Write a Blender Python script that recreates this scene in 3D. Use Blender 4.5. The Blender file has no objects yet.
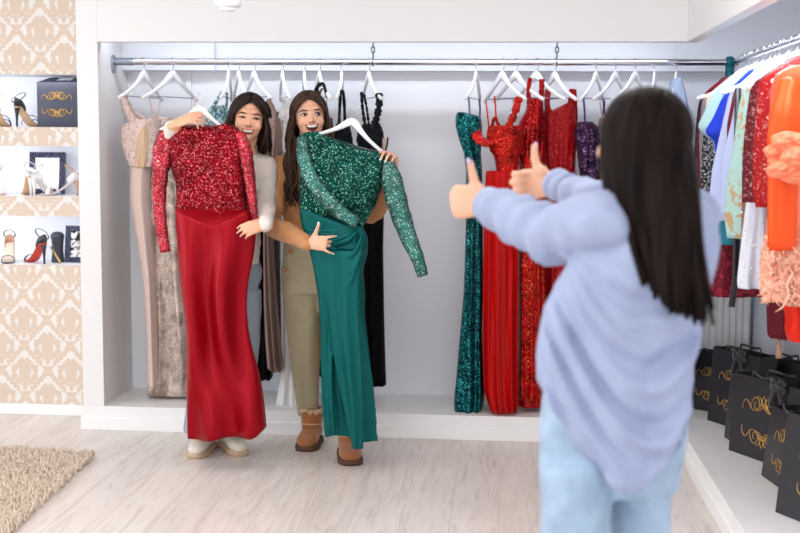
import bpy, bmesh, math, random
import numpy as np
from mathutils import Vector, Matrix, Euler
from mathutils.bvhtree import BVHTree
PI = math.pi
random.seed(7)
S = bpy.context.scene
COL = S.collection
# ---------------------------------------------------------------- camera model
F, PITCH, YAW, ROLL, D, H = 1212.6, 0.10273, 0.08512, 0.00687, 5.9454, 1.48
_cr, _sr = math.cos(ROLL), math.sin(ROLL)
_cp, _sp = math.cos(PITCH), math.sin(PITCH)
_cy, _sy = math.cos(YAW), math.sin(YAW)
def _dir(a, b, d=1.0):
    x = _cr*a - _sr*b; u = _sr*a + _cr*b
    y = _cp*d + _sp*u; z = -_sp*d + _cp*u
    return Vector((_cy*x - _sy*y, _sy*x + _cy*y, z))
def at(px, py, Y=None, z=None, X=None):
    r = _dir((px-400)/F, -(py-266.5)/F)
    if Y is not None: t = (Y+D)/r.y
    elif z is not None: t = (z-H)/r.z
    else: t = X/r.x
    return Vector((0, -D, H)) + r*t
def ppm(Y): return F/(D+Y)          # pixels per metre at a depth
cam = bpy.data.objects.new('camera', bpy.data.cameras.new('camera')); COL.objects.link(cam)
rt, up, fw = _dir(1, 0, 0), _dir(0, 1, 0), _dir(0, 0, 1)
m = Matrix.Identity(4)
for i in range(3): m[i][0], m[i][1], m[i][2] = rt[i], up[i], -fw[i]
m.translation = (0, -D, H); cam.matrix_world = m
cam.data.sensor_width = 36; cam.data.lens = F/800*36; cam.data.clip_start = .05
cam.data.dof.use_dof = True; cam.data.dof.focus_distance = 5.45; cam.data.dof.aperture_fstop = 3.0
S.camera = cam
# ---------------------------------------------------------------- materials
def lin(c):
    return tuple(((v/255)/12.92 if v/255 <= .04045 else ((v/255+.055)/1.055)**2.4) for v in c)
class NT:
    """small helper round a node tree"""
    def __init__(s, name):
        s.m = bpy.data.materials.new(name); s.m.use_nodes = True
        s.t = s.m.node_tree; s.b = s.t.nodes['Principled BSDF']
    def n(s, typ, **kw):
        nd = s.t.nodes.new(typ)
        for k, v in kw.items():
            if k in nd.inputs.keys(): nd.inputs[k].default_value = v
            else: setattr(nd, k, v)
        return nd
    def l(s, a, b): s.t.links.new(a, b)
    def obj(s, scale=(1, 1, 1), rot=(0, 0, 0)):
        tc = s.n('ShaderNodeTexCoord'); mp = s.n('ShaderNodeMapping')
        mp.inputs['Scale'].default_value = scale; mp.inputs['Rotation'].default_value = rot
        s.l(tc.outputs['Object'], mp.inputs['Vector']); return mp.outputs['Vector']
    def ramp(s, fac, stops, interp='LINEAR'):
        r = s.n('ShaderNodeValToRGB'); cr = r.color_ramp; cr.interpolation = interp
        while len(cr.elements) < len(stops): cr.elements.new(.5)
        for e, (p, c) in zip(cr.elements, stops): e.position = p; e.color = (*c, 1)
        s.l(fac, r.inputs['Fac']); return r.outputs['Color']
    def bump(s, h, strength=.3, dist=.01):
        b = s.n('ShaderNodeBump'); b.inputs['Strength'].default_value = strength; b.inputs['Distance'].default_value = dist
        s.l(h, b.inputs['Height']); s.l(b.outputs['Normal'], s.b.inputs['Normal']); return b
MATS = {}
def plain(name, col, rough=.5, metal=0., var=0., vscale=20., bump=0., bscale=60., bdist=.004, stretch=(1, 1, 1), sheen=0., coat=0., spec=.5, sss=0., ani=0.):
    if name in MATS: return MATS[name]
    t = NT(name); c = lin(col); b = t.b
    b.inputs['Base Color'].default_value = (*c, 1); b.inputs['Roughness'].default_value = rough
    b.inputs['Metallic'].default_value = metal; b.inputs['Sheen Weight'].default_value = sheen
    b.inputs['Coat Weight'].default_value = coat; b.inputs['Specular IOR Level'].default_value = spec
    b.inputs['Subsurface Weight'].default_value = sss
    if sss: b.inputs['Subsurface Radius'].default_value = (.012, .004, .002)
    v = t.obj(stretch)
    if var:
        nz = t.n('ShaderNodeTexNoise', Scale=vscale, Detail=4.0); t.l(v, nz.inputs['Vector'])
        lo = tuple(x*(1-var) for x in c); hi = tuple(min(1, x*(1+var)) for x in c)
        t.l(t.ramp(nz.outputs['Fac'], [(.3, lo), (.7, hi)]), b.inputs['Base Color'])
    if bump:
        nz = t.n('ShaderNodeTexNoise', Scale=bscale, Detail=3.0); t.l(v, nz.inputs['Vector'])
        t.bump(nz.outputs['Fac'], bump, bdist)
    MATS[name] = t.m; return t.m
def sequin(name, dark, mid, bright, scale=210., metal=.75, rough=.34, tilt=.62, cov=(.0, .35, .8, .97), spark=None):
    """cloth covered in small discs, each tilted its own way"""
    if name in MATS: return MATS[name]
    t = NT(name); v = t.obj()
    vo = t.n('ShaderNodeTexVoronoi', Scale=scale); t.l(v, vo.inputs['Vector'])
    sp = t.n('ShaderNodeSeparateColor'); t.l(vo.outputs['Color'], sp.inputs['Color'])
    cr = t.ramp(sp.outputs['Red'], [(cov[0], lin(dark)), (cov[1], lin(mid)), (cov[2], lin(mid)), (cov[3], lin(spark or bright)), (1, lin(spark or bright))]) if False else t.ramp(sp.outputs['Red'], [(cov[0], lin(dark)), (cov[1], lin(mid)), (cov[2], lin(mid)), (min(.990, cov[3]+.02), lin(spark or bright)), (1, lin(spark or bright))])  # pale cells paint sparkle glints into the base colour
    nz = t.n('ShaderNodeTexNoise', Scale=14.0, Detail=3.0); t.l(v, nz.inputs['Vector'])
    mx = t.n('ShaderNodeMix', data_type='RGBA', blend_type='MULTIPLY'); mx.inputs[0].default_value = .6
    t.l(cr, mx.inputs[6]); t.l(t.ramp(nz.outputs['Fac'], [(.36, (.16, .16, .16)), (.62, (1, 1, 1))]), mx.inputs[7])  # soft noise paints fold shading into the base colour
    t.l(mx.outputs[2], t.b.inputs['Base Color'])
    t.b.inputs['Metallic'].default_value = metal; t.b.inputs['Roughness'].default_value = rough; t.b.inputs['Specular IOR Level'].default_value = .2
    g = t.n('ShaderNodeNewGeometry')
    s1 = t.n('ShaderNodeVectorMath', operation='SUBTRACT'); t.l(vo.outputs['Color'], s1.inputs[0]); s1.inputs[1].default_value = (.5, .5, .5)
    s2 = t.n('ShaderNodeVectorMath', operation='SCALE'); t.l(s1.outputs[0], s2.inputs[0]); s2.inputs['Scale'].default_value = tilt
    s3 = t.n('ShaderNodeVectorMath', operation='ADD'); t.l(g.outputs['Normal'], s3.inputs[0]); t.l(s2.outputs[0], s3.inputs[1])
    s4 = t.n('ShaderNodeVectorMath', operation='NORMALIZE'); t.l(s3.outputs[0], s4.inputs[0]); t.l(s4.outputs[0], t.b.inputs['Normal'])
    MATS[name] = t.m; return t.m
def lacy(name, base, spot, scale=60., thr=.5, rough=.6, soft=.06, bump=.5):
    """cloth with raised blotchy lace or print"""
    if name in MATS: return MATS[name]
    t = NT(name); v = t.obj()
    nz = t.n('ShaderNodeTexNoise', Scale=scale, Detail=2.5, Distortion=1.2); t.l(v, nz.inputs['Vector'])
    t.l(t.ramp(nz.outputs['Fac'], [(thr-soft, lin(base)), (thr+soft, lin(spot))]), t.b.inputs['Base Color'])
    t.b.inputs['Roughness'].default_value = rough; t.b.inputs['Specular IOR Level'].default_value = .2
    t.bump(nz.outputs['Fac'], bump, .006); MATS[name] = t.m; return t.m
def satin(name, col, rough=.36, spec=.22, metal=.3, bump=.25, sheen=.0):
    if name in MATS: return MATS[name]
    t = NT(name); c = lin(col); b = t.b
    b.inputs['Base Color'].default_value = (*c, 1); b.inputs['Roughness'].default_value = rough
    b.inputs['Metallic'].default_value = metal; b.inputs['Specular IOR Level'].default_value = spec
    b.inputs['Sheen Weight'].default_value = sheen; b.inputs['Sheen Roughness'].default_value = .4
    b.inputs['Sheen Tint'].default_value = (*c, 1)
    v = t.obj((1, 1, .28)); nz = t.n('ShaderNodeTexNoise', Scale=9.0, Detail=2.0, Distortion=.6); t.l(v, nz.inputs['Vector'])
    t.bump(nz.outputs['Fac'], bump, .03); MATS[name] = t.m; return t.m
# ---------------------------------------------------------------- objects
def tag(o, label=None, cat=None, group=None, kind=None):
    if label: o['label'] = label
    if cat: o['category'] = cat
    if group: o['group'] = group
    if kind: o['kind'] = kind
    return o
def thing(name, label, cat, loc=(0, 0, 0), rotz=0., group=None):
    o = bpy.data.objects.new(name, None); COL.objects.link(o); o.empty_display_size = .05
    o.location = loc; o.rotation_euler = (0, 0, rotz)
    return tag(o, label, cat, group)
def rootloc(p):
    while p.parent is not None: p = p.parent
    return Vector(p.location)
def copy_tree(o, parent=None):
    c = o.copy(); COL.objects.link(c)
    if parent is not None: c.parent = parent
    for ch in list(o.children): copy_tree(ch, c)
    return c
class MB:
    def __init__(s): s.v = []; s.f = []
    def add(s, vs, fs):
        k = len(s.v); s.v += [tuple(p) for p in vs]; s.f += [tuple(i+k for i in f) for f in fs]; return s
    def loft(s, rings, closed=True, cap=True):
        n = len(rings[0]); vs = [p for r in rings for p in r]; fs = []
        for i in range(len(rings)-1):
            for j in range(n if closed else n-1):
                a, b = i*n+j, i*n+(j+1) % n; fs.append((a, b, b+n, a+n))
        if cap and closed:
            fs.append(tuple(range(n-1, -1, -1))); fs.append(tuple(range((len(rings)-1)*n, len(rings)*n)))
        return s.add(vs, fs)
    def box(s, lo, hi, M=None):
        c = [(x, y, z) for z in (lo[2], hi[2]) for y in (lo[1], hi[1]) for x in (lo[0], hi[0])]
        if M is not None: c = [M @ Vector(p) for p in c]
        return s.add(c, [(0, 2, 3, 1), (4, 5, 7, 6), (0, 1, 5, 4), (2, 6, 7, 3), (0, 4, 6, 2), (1, 3, 7, 5)])
    def sweep(s, pts, ra, rb=None, n=12, ref=(0, -1, 0), cap=True, power=1., rnd=False):
        """tube along pts; ra = half size across (T x ref), rb = half size along ref"""
        pts = [Vector(p) for p in pts]; k = len(pts)
        ra = list(ra) if hasattr(ra, '__len__') else [ra]*k
        rb = ra if rb is None else (list(rb) if hasattr(rb, '__len__') else [rb]*k)
        if rnd:     # rounded ends
            t0 = (pts[1]-pts[0]).normalized(); t1 = (pts[-1]-pts[-2]).normalized()
            A, B, P = [], [], []
            for q in (.15, .6, .9): P.append(pts[0]-t0*math.sqrt(1-q*q)*min(ra[0], rb[0])); A.append(ra[0]*q); B.append(rb[0]*q)
            P += pts; A += ra; B += rb
            for q in (.9, .6, .15): P.append(pts[-1]+t1*math.sqrt(1-q*q)*min(ra[-1], rb[-1])); A.append(ra[-1]*q); B.append(rb[-1]*q)
            pts, ra, rb, k = P, A, B, len(P)
        rings = []; R = Vector(ref).normalized()
        for i in range(k):
            t = (pts[min(i+1, k-1)]-pts[max(i-1, 0)])
            t = t.normalized() if t.length > 1e-9 else Vector((0, 0, 1))
            r = R - t*R.dot(t)
            if r.length < 1e-3: r = t.orthogonal()
            r.normalize(); R = r if i else r; sd = t.cross(r)
            ring = []
            for j in range(n):
                a = 2*PI*j/n; c, q = math.cos(a), math.sin(a)
                if power != 1.: c = math.copysign(abs(c)**power, c); q = math.copysign(abs(q)**power, q)
                ring.append(pts[i] + sd*(c*ra[i]) + r*(q*rb[i]))
            rings.append(ring)
        return s.loft(rings, True, cap)
    def ball(s, c, r, M=None, nu=16, nv=10):
        r = r if hasattr(r, '__len__') else (r, r, r); rings = []
        for i in range(nv+1):
            p = PI*(i+.02)/(nv+.04) - PI/2
            ring = []
            for j in range(nu):
                a = 2*PI*j/nu
                q = Vector((r[0]*math.cos(p)*math.cos(a), r[1]*math.cos(p)*math.sin(a), r[2]*math.sin(p)))
                if M is not None: q = M @ q
                ring.append(Vector(c)+q)
            rings.append(ring)
        return s.loft(rings)
    def lathe(s, prof, c=(0, 0, 0), n=20, M=None):
        rings = []
        for r, z in prof:
            ring = []
            for j in range(n):
                q = Vector((r*math.cos(2*PI*j/n), r*math.sin(2*PI*j/n), z))
                if M is not None: q = M @ q
                ring.append(q+Vector(c))
            rings.append(ring)
        return s.loft(rings)
    def build(s, name, mat, parent=None, smooth=True, label=None, world=True, bevel=0., subd=0, remesh=0., smoothit=0, kind=None):
        me = bpy.data.meshes.new(name)
        off = rootloc(parent) if (parent is not None and world) else Vector((0, 0, 0))
        me.from_pydata([tuple(Vector(p)-off) for p in s.v], [], s.f); me.update()
        bm = bmesh.new(); bm.from_mesh(me); bmesh.ops.recalc_face_normals(bm, faces=bm.faces); bm.to_mesh(me); bm.free()
        o = bpy.data.objects.new(name, me); COL.objects.link(o)
        if bevel or subd or remesh:
            if bevel:
                md = o.modifiers.new('b', 'BEVEL'); md.width = bevel; md.segments = 2; md.limit_method = 'ANGLE'
            if remesh:
                md = o.modifiers.new('r', 'REMESH'); md.mode = 'VOXEL'; md.voxel_size = remesh
                if smoothit:
                    md = o.modifiers.new('s', 'SMOOTH'); md.iterations = smoothit; md.factor = .5
            if subd:
                md = o.modifiers.new('u', 'SUBSURF'); md.levels = md.render_levels = subd
            dg = bpy.context.evaluated_depsgraph_get()
            me2 = bpy.data.meshes.new_from_object(o.evaluated_get(dg)); o.modifiers.clear(); o.data = me2
            bpy.data.meshes.remove(me); me = me2; me.name = name
        me.materials.clear(); me.materials.append(mat)
        if smooth:
            for p in me.polygons: p.use_smooth = True
            if bevel or smooth == 'auto':
                me.set_sharp_from_angle(angle=math.radians(40))
        if parent is not None: o.parent = parent
        if label: o['label'] = label
        if kind: o['kind'] = kind
        return o
def struct(mb, name, mat, bevel=0., smooth=False):
    o = mb.build(name, mat, None, smooth=smooth, bevel=bevel); o['kind'] = 'structure'; return o
def catmull(P, n):
    """resample control tuples to n by a Catmull-Rom curve"""
    P = [np.array(p, float) for p in P]
    if len(P) < 3: 
        return [tuple(P[0]+(P[-1]-P[0])*i/(n-1)) for i in range(n)]
    Q = [2*P[0]-P[1]] + P + [2*P[-1]-P[-2]]; out = []; k = len(P)-1
    for i in range(n):
        u = i/(n-1)*k; j = min(int(u), k-1); t = u-j
        a, b, c, d = Q[j:j+4]
        out.append(tuple(.5*((2*b)+(c-a)*t+(2*a-5*b+4*c-d)*t*t+(3*b-a-3*c+d)*t**3)))
    return out
def rowsamp(rows, n):
    """rows sorted by y: monotone smooth resampling in y"""
    k = max(len(r) for r in rows); A = np.array([tuple(r)+(1.,)*(k-len(r)) for r in rows], float); y = np.linspace(A[0, 0], A[-1, 0], n); out = [y]
    for k in range(1, A.shape[1]):
        f = np.interp(y, A[:, 0], A[:, k])
        g = f.copy()
        for _ in range(2): g[1:-1] = (g[:-2]+2*g[1:-1]+g[2:])/4
        out.append(g)
    return np.array(out).T
def drape(mb, rows, Y, dep=.05, nf=6, amp=.012, seed=0, n=72, nr=44, hem=0., grow=1., drift=.35, power=.75, lean=0., noise=0., top=None, bot=None, topv=.3):
    """hanging cloth: rows of (y, left x, right x) read off the photograph at its own distance Y, given a
    front and a back dep metres away from the middle and vertical folds amp metres deep"""
    rg = random.Random(seed); ph = [rg.uniform(0, 6.28) for _ in range(6)]
    R = rowsamp(rows, nr); rings = []
    for i, r in enumerate(R):
        v = i/(nr-1); y, xl, xr = r[:3]; dd = dep*(r[3] if len(r) > 3 else 1.)
        Yi = Y + lean*v
        Lp, Rp = at(xl, y, Yi), at(xr, y, Yi); c = (Lp+Rp)/2; hw = (Rp.x-Lp.x)/2
        ring = []; am = amp*(.15+.85*v**grow)
        for j in range(n):
            t = 2*PI*j/n; cx = math.cos(t); sx = math.sin(t)
            ux = math.copysign(abs(cx)**power, cx); uy = math.copysign(abs(sx)**power, sx)
            w = drift*math.sin(v*2.2+ph[3])
            fo = math.sin(PI*nf*(ux*.5)+ph[0]+w*2.+1.3*math.sin(ux*2+ph[4])) + .5*math.sin(PI*nf*.83*ux+ph[1]-w*3) + .35*math.sin(PI*nf*1.7*ux*.5+ph[2]+v*3)
            edge = abs(sx)**.5
            side = 1 if uy >= 0 else -1
            yy = dd*uy + side*am*fo*edge*(1 if side < 0 else .7)
            p = Vector((c.x+hw*ux, Yi+yy, c.z + (Lp.z-Rp.z)/2*(-ux)))
            if top: p.z -= np.interp(ux, [q[0] for q in top], [q[1] for q in top])/ppm(Yi)*max(0, 1-v/topv)
            if bot: p.z -= np.interp(ux, [q[0] for q in bot], [q[1] for q in bot])/ppm(Yi)*max(0, (v-.35)/.65)**1.6
            if hem: p.z += hem*fo*v**6
            if noise: p += Vector((rg.uniform(-noise, noise), rg.uniform(-noise, noise), rg.uniform(-noise, noise)))
            ring.append(p)
        rings.append(ring)
    return mb.loft(rings, True, True)
def ribbon(mb, pts, w, th=.0025, n=14, ref=(0, -1, 0), lump=0., seed=1):
    """flat strap through pts = (px, py, Y)"""
    C = catmull(pts, n); W = [at(c[0], c[1], c[2]) for c in C]; rg = random.Random(seed)
    ra = [(w if not hasattr(w, '__len__') else w[0]+(w[1]-w[0])*i/(n-1))*(1+lump*rg.uniform(-1, 1)) for i in range(n)]
    return mb.sweep(W, ra, [th*(1+lump*rg.uniform(0, 2)) for _ in range(n)], n=8, ref=ref)
def sleeve(mb, pts, n=30, seg=16, ref=(0, -1, 0), wr=0., seed=0, nw=9):
    """tube through pts = (px, py, Y, half width m, half depth m) with creases wr metres deep"""
    C = catmull(pts, n); W = [at(c[0], c[1], c[2]) for c in C]; rg = random.Random(seed); p0 = rg.uniform(0, 6)
    k = [1+wr*math.sin(i/n*nw*6.28/1.7+p0)+.6*wr*math.sin(i/n*nw*6.28*.77+1+p0) for i in range(n)]
    return mb.sweep(W, [c[3]*q for c, q in zip(C, k)], [c[4]*q for c, q in zip(C, k)], n=seg, ref=ref)
# ================================================================ ROOM
X0, X1, XL, ZT, PH, YB, YW, XR, CZ = -2.021, .859, -2.13, 1.962, .1225, .483, .30, 1.47, 2.62
W_WARM = plain('paint_white', (238, 236, 235), .55, bump=.04, bscale=140, bdist=.001)
W_COOL = plain('paint_niche_lit', (243, 244, 250), .6, bump=.04, bscale=140, bdist=.001)  # brighter, bluer copy of the white; niche light is painted into the colour
W_PLAT = plain('platform_white', (243, 242, 241), .38, var=.015, vscale=6)
W_GLOSS = plain('trim_gloss', (246, 245, 244), .35)
class E:
    """arithmetic on node sockets"""
    def __init__(s, t, o): s.t, s.o = t, o
    def op(s, k, b=None, c=None, rev=False):
        n = s.t.n('ShaderNodeMath', operation=k); a = [s, b] if not rev else [b, s]
        if c is not None: a.append(c)
        for i, q in enumerate(a):
            if q is None: continue
            if isinstance(q, E): s.t.l(q.o, n.inputs[i])
            else: n.inputs[i].default_value = q
        return E(s.t, n.outputs[0])
    def __add__(s, b): return s.op('ADD', b)
    def __sub__(s, b): return s.op('SUBTRACT', b)
    def __mul__(s, b): return s.op('MULTIPLY', b)
def damask():
    t = NT('damask_wallpaper'); tc = t.n('ShaderNodeTexCoord'); sx = t.n('ShaderNodeSeparateXYZ'); t.l(tc.outputs['Object'], sx.inputs[0])
    PX, PZ = .2555, .2785; k = 49.5/PX
    o = at(40, 30, YW)
    x = (E(t, sx.outputs['X']) - o.x); z = (E(t, sx.outputs['Z']) - o.z)
    EL = [(0, 0, 6.5, 13), (5, 8, 3.6, 3.8), (8.6, 4.5, 3.4, 3.4), (11.6, .5, 2.9, 3.3), (12.8, 4.3, 1.5, 2.6), (11, -6, 3.6, 4), (7, -10, 3.6, 3.6), (0, -15.5, 2.8, 4.8), (3, 12, 2.2, 2.6), (4.5, -13, 1.8, 2.2),
          (24.7, 2.5, 4.8, 3.2), (20.6, -3.5, 2.3, 3.6), (17.6, -8.5, 2.7, 2.9), (14.4, -12.5, 2.2, 2.3), (10.8, -16.2, 2.4, 2.3), (7.6, -19.8, 2.1, 2.), (4.2, -22.5, 2., 1.7),
          (6.2, 20.5, 2.5, 2.6), (10.2, 17.3, 2.5, 2.3), (14, 13.8, 2.6, 2.3), (17.3, 10.2, 2.2, 1.9), (2.5, 24.2, 1.9, 3.2), (24.7, -3, 1.2, 2)]
    res = None
    for sh in (0, 1):
        u = ((x + PX*.5*sh).op('WRAP', -PX/2, PX/2)*k).op('ABSOLUTE'); v = (z + PZ*.5*sh).op('WRAP', -PZ/2, PZ/2)*k
        # WRAP takes max, min in inputs 1, 2
        for (a, b, ra, rb) in EL:
            du = (u-a)*(1/ra); dv = (v-b)*(1/rb); d = du*du + dv*dv
            res = d if res is None else res.op('MINIMUM', d)
    nz = t.n('ShaderNodeTexNoise', Scale=160.0, Detail=2.0); t.l(tc.outputs['Object'], nz.inputs['Vector'])
    res = res + (E(t, nz.outputs['Fac'])-.5)*.5
    t.l(t.ramp((res*.5).o, [(.40, lin((217, 197, 179))), (.56, lin((232, 226, 221)))]), t.b.inputs['Base Color'])
    t.b.inputs['Roughness'].default_value = .6
    return t.m
def floor_mat():
    t = NT('pale_oak_laminate'); tc = t.n('ShaderNodeTexCoord'); sx = t.n('ShaderNodeSeparateXYZ'); t.l(tc.outputs['Object'], sx.inputs[0])
    cb = t.n('ShaderNodeCombineXYZ'); t.l(sx.outputs['Y'], cb.inputs['X']); t.l(sx.outputs['X'], cb.inputs['Y'])
    br = t.n('ShaderNodeTexBrick', Scale=1.0); t.l(cb.outputs[0], br.inputs['Vector'])
    br.inputs['Brick Width'].default_value = 1.29; br.inputs['Row Height'].default_value = .192; br.inputs['Mortar Size'].default_value = .0012; br.offset = .37
    br.inputs['Color1'].default_value = (*lin((230, 222, 216)), 1); br.inputs['Color2'].default_value = (*lin((220, 211, 205)), 1); br.inputs['Mortar'].default_value = (*lin((200, 188, 180)), 1)
    mp = t.n('ShaderNodeMapping'); mp.inputs['Scale'].default_value = (1.1, 11, 1); t.l(cb.outputs[0], mp.inputs['Vector'])
    ad = t.n('ShaderNodeVectorMath', operation='ADD'); t.l(mp.outputs[0], ad.inputs[0]); t.l(br.outputs['Color'], ad.inputs[1])
    n1 = t.n('ShaderNodeTexNoise', Scale=2.2, Detail=6.0, Distortion=1.6); t.l(ad.outputs[0], n1.inputs['Vector'])
    mx = t.n('ShaderNodeMix', data_type='RGBA', blend_type='MULTIPLY'); mx.inputs[0].default_value = 1.
    t.l(br.outputs['Color'], mx.inputs[6]); t.l(t.ramp(n1.outputs['Fac'], [(.28, (.80, .765, .74)), (.5, (.97, .96, .955)), (.72, (1.03, 1.03, 1.03))]), mx.inputs[7])
    t.l(mx.outputs[2], t.b.inputs['Base Color']); t.b.inputs['Roughness'].default_value = .36
    t.bump(n1.outputs['Fac'], .06, .004)
    return t.m
struct(MB().box((-5.2, -9, -.06), (2.2, 1, 0)), 'floor', floor_mat())
struct(MB().box((-5.2, -9, CZ), (2.2, 1, CZ+.06)), 'ceiling', W_WARM)
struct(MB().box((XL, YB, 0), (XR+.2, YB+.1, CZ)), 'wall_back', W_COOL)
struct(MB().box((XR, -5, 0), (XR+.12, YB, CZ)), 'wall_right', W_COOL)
OP = [(1.819, 1.543), (1.443, 1.179), (1.073, .812)]          # shelf openings in the papered wall
bands = [(CZ, OP[0][0]), (OP[0][1], OP[1][0]), (OP[1][1], OP[2][0]), (OP[2][1], 0)]
paper, core = MB(), MB()
for a, b in bands:
    paper.box((-5.2, YW, b), (XL+.005, YW+.004, a)); core.box((-5.2, YW+.004, b), (XL+.005, YW+.32, a))
core.box((-5.2, YW+.32, 0), (XL+.005, YW+.36, CZ))
core.box((-3.75, YW+.004, 0), (-3.7, YW+.32, CZ))
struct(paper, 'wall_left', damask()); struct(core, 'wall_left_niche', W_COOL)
fr = MB()
fr.box((XL, 0, PH-.004), (X0, YB, CZ))
fr.box((X0, 0, ZT), (X1, .055, CZ)); fr.box((X1, -4.6, ZT), (X1+.055, .055, CZ))
struct(fr, 'wall_front', W_WARM, bevel=.002)
pl = MB(); pl.box((XL, 0, 0), (XR, YB, PH)); pl.box((X1, -4.6, 0), (XR, 0, PH-.0004))
struct(pl, 'floor_platform', W_PLAT, bevel=.003)
b = MB(); b.box((XL-.012, -.012, 0), (X1-.012, 0, .066)); b.box((XL-.012, 0, 0), (XL, YW, .066)); struct(b, 'baseboard_front', W_GLOSS, bevel=.003)
struct(MB().box((X1-.012, -4.6, 0), (X1, -.012, .066)), 'baseboard_right', W_GLOSS, bevel=.003)
struct(MB().box((-5.2, YW-.012, 0), (XL-.012, YW, .058)), 'baseboard_left', W_GLOSS, bevel=.003)
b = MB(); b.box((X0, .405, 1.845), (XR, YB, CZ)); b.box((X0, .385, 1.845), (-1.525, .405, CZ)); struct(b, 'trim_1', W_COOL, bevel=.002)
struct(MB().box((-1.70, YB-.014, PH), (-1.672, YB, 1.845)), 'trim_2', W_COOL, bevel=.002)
# ---------------------------------------------------------------- rails
CHROME = plain('chrome', (205, 205, 210), .16, 1.)
STEEL = plain('dull_steel', (160, 166, 180), .35, .9)
RY, RZ, RX, RZ2 = .228, 1.879, 1.12, 1.882
r = thing('clothes_rail', 'long chrome clothes rail across the back niche', 'clothes rail', (X0, RY, RZ))
MB().sweep([(X0+.1, RY, RZ), (1.14, RY, RZ)], .0165, n=20).build('tube', CHROME, r, smooth='auto')
MB().sweep([(X0+.012, RY, RZ), (X0+.11, RY, RZ)], .019, n=20).build('end_sleeve', STEEL, r, smooth='auto', label='grey end sleeve of rail')
fl = MB(); fl.sweep([(X0, RY, RZ-.012), (X0+.012, RY, RZ-.012)], .047, .027, n=20, ref=(0, 1, 0))
fl.build('wall_flange', STEEL, r, smooth='auto', label='grey oval wall flange')
fl = MB(); fl.sweep([(1.095, RY+.02, RZ-.02), (1.105, RY+.02, RZ-.02)], .04, .026, n=20, ref=(0, 1, 0)); fl.build('end_bracket', STEEL, r, smooth='auto')
r = thing('clothes_rail', 'chrome clothes rail along the right wall above colourful garments', 'clothes rail', (RX, .2, RZ2))
MB().sweep([(RX, .2, RZ2), (RX, -3.0, RZ2)], .0165, n=20).build('tube', CHROME, r, smooth='auto')
MB().sweep([(RX, -2.99, RZ2), (XR, -2.99, RZ2)], .014, n=14).build('wall_bracket', STEEL, r, smooth='auto')
for cx, lab in ((-.671, 'steel chain holding the rail above the black lace gowns'), (.252, 'steel chain holding the rail above the red gowns')):
    t = thing('chain', lab, 'chain', (cx, RY, RZ), 0, 'chains holding the rail')
    mbs = MB(); mbs.sweep([(cx+.018*math.cos(a*PI/8)*0, RY+.02*math.cos(a*PI/8), RZ+.02*math.sin(a*PI/8)) for a in range(17)], .003, n=6, cap=False)
    z = RZ+.035; k = 0
    while z < CZ-.005:
        P = []
        for a in range(13):
            q = 2*PI*a/12; c, s_ = math.cos(q)*.0085, math.sin(q)*.0165
            P.append((cx+(c if k % 2 else 0), RY+(0 if k % 2 else c), z+s_))
        mbs.sweep(P, .0034, n=6, cap=False); z += .0262; k += 1
    mbs.build('links', plain('chain_steel', (110, 114, 124), .3, .9), t)
# ---------------------------------------------------------------- hanger prototype
HW = plain('hanger_white', (240, 240, 242), .35)
def hanger_proto():
    t = thing('clothes_hanger', 'x', 'hanger')
    mb = MB(); P = [(0, 0, -.062), (0, 0, -.042), (.010, 0, -.030)]
    for a in range(-50, 201, 25): P.append((.0205*math.cos(math.radians(a)), 0, .0205*math.sin(math.radians(a))))
    mb.sweep(P, .0019, n=6); mb.build('hook', CHROME, t, world=False)
    mb = MB()
    C = catmull([(-.208, .012, -.183), (-.155, .004, -.158), (-.095, -.002, -.124), (-.05, -.004, -.092), (-.02, -.004, -.066), (0, -.004, -.057), (.02, -.004, -.066), (.05, -.004, -.092), (.095, -.002, -.124), (.155, .004, -.158), (.208, .012, -.183)], 41)
    mb.sweep([(c[0], c[1], c[2]-.006) for c in C], [.0095+.0105*math.exp(-(c[0]/.06)**2) for c in C], .008, n=10, ref=(0, 1, 0), rnd=True)
    mb.build('arms', HW, t, world=False)
    MB().sweep([(-.19, .01, -.18), (.19, .01, -.18)], .0028, n=6).build('bar', STEEL, t, world=False, label='thin metal cross bar')
    return t
HPROTO = hanger_proto(); HUSED = [False]
def hanger(loc, rotz, label, group, tilt=0., yaw_only=True, M=None):
    o = HPROTO if not HUSED[0] else copy_tree(HPROTO); HUSED[0] = True
    if M is not None: o.matrix_world = M; o.location = M.translation; o.rotation_euler = M.to_euler(); o.scale = M.to_scale()
    else: o.location = loc; o.rotation_euler = (0, tilt, rotz)
    o['label'] = label; o['group'] = group; return o
G1 = 'white hangers on the back rail'; G2 = 'white hangers on the right rail'
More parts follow.
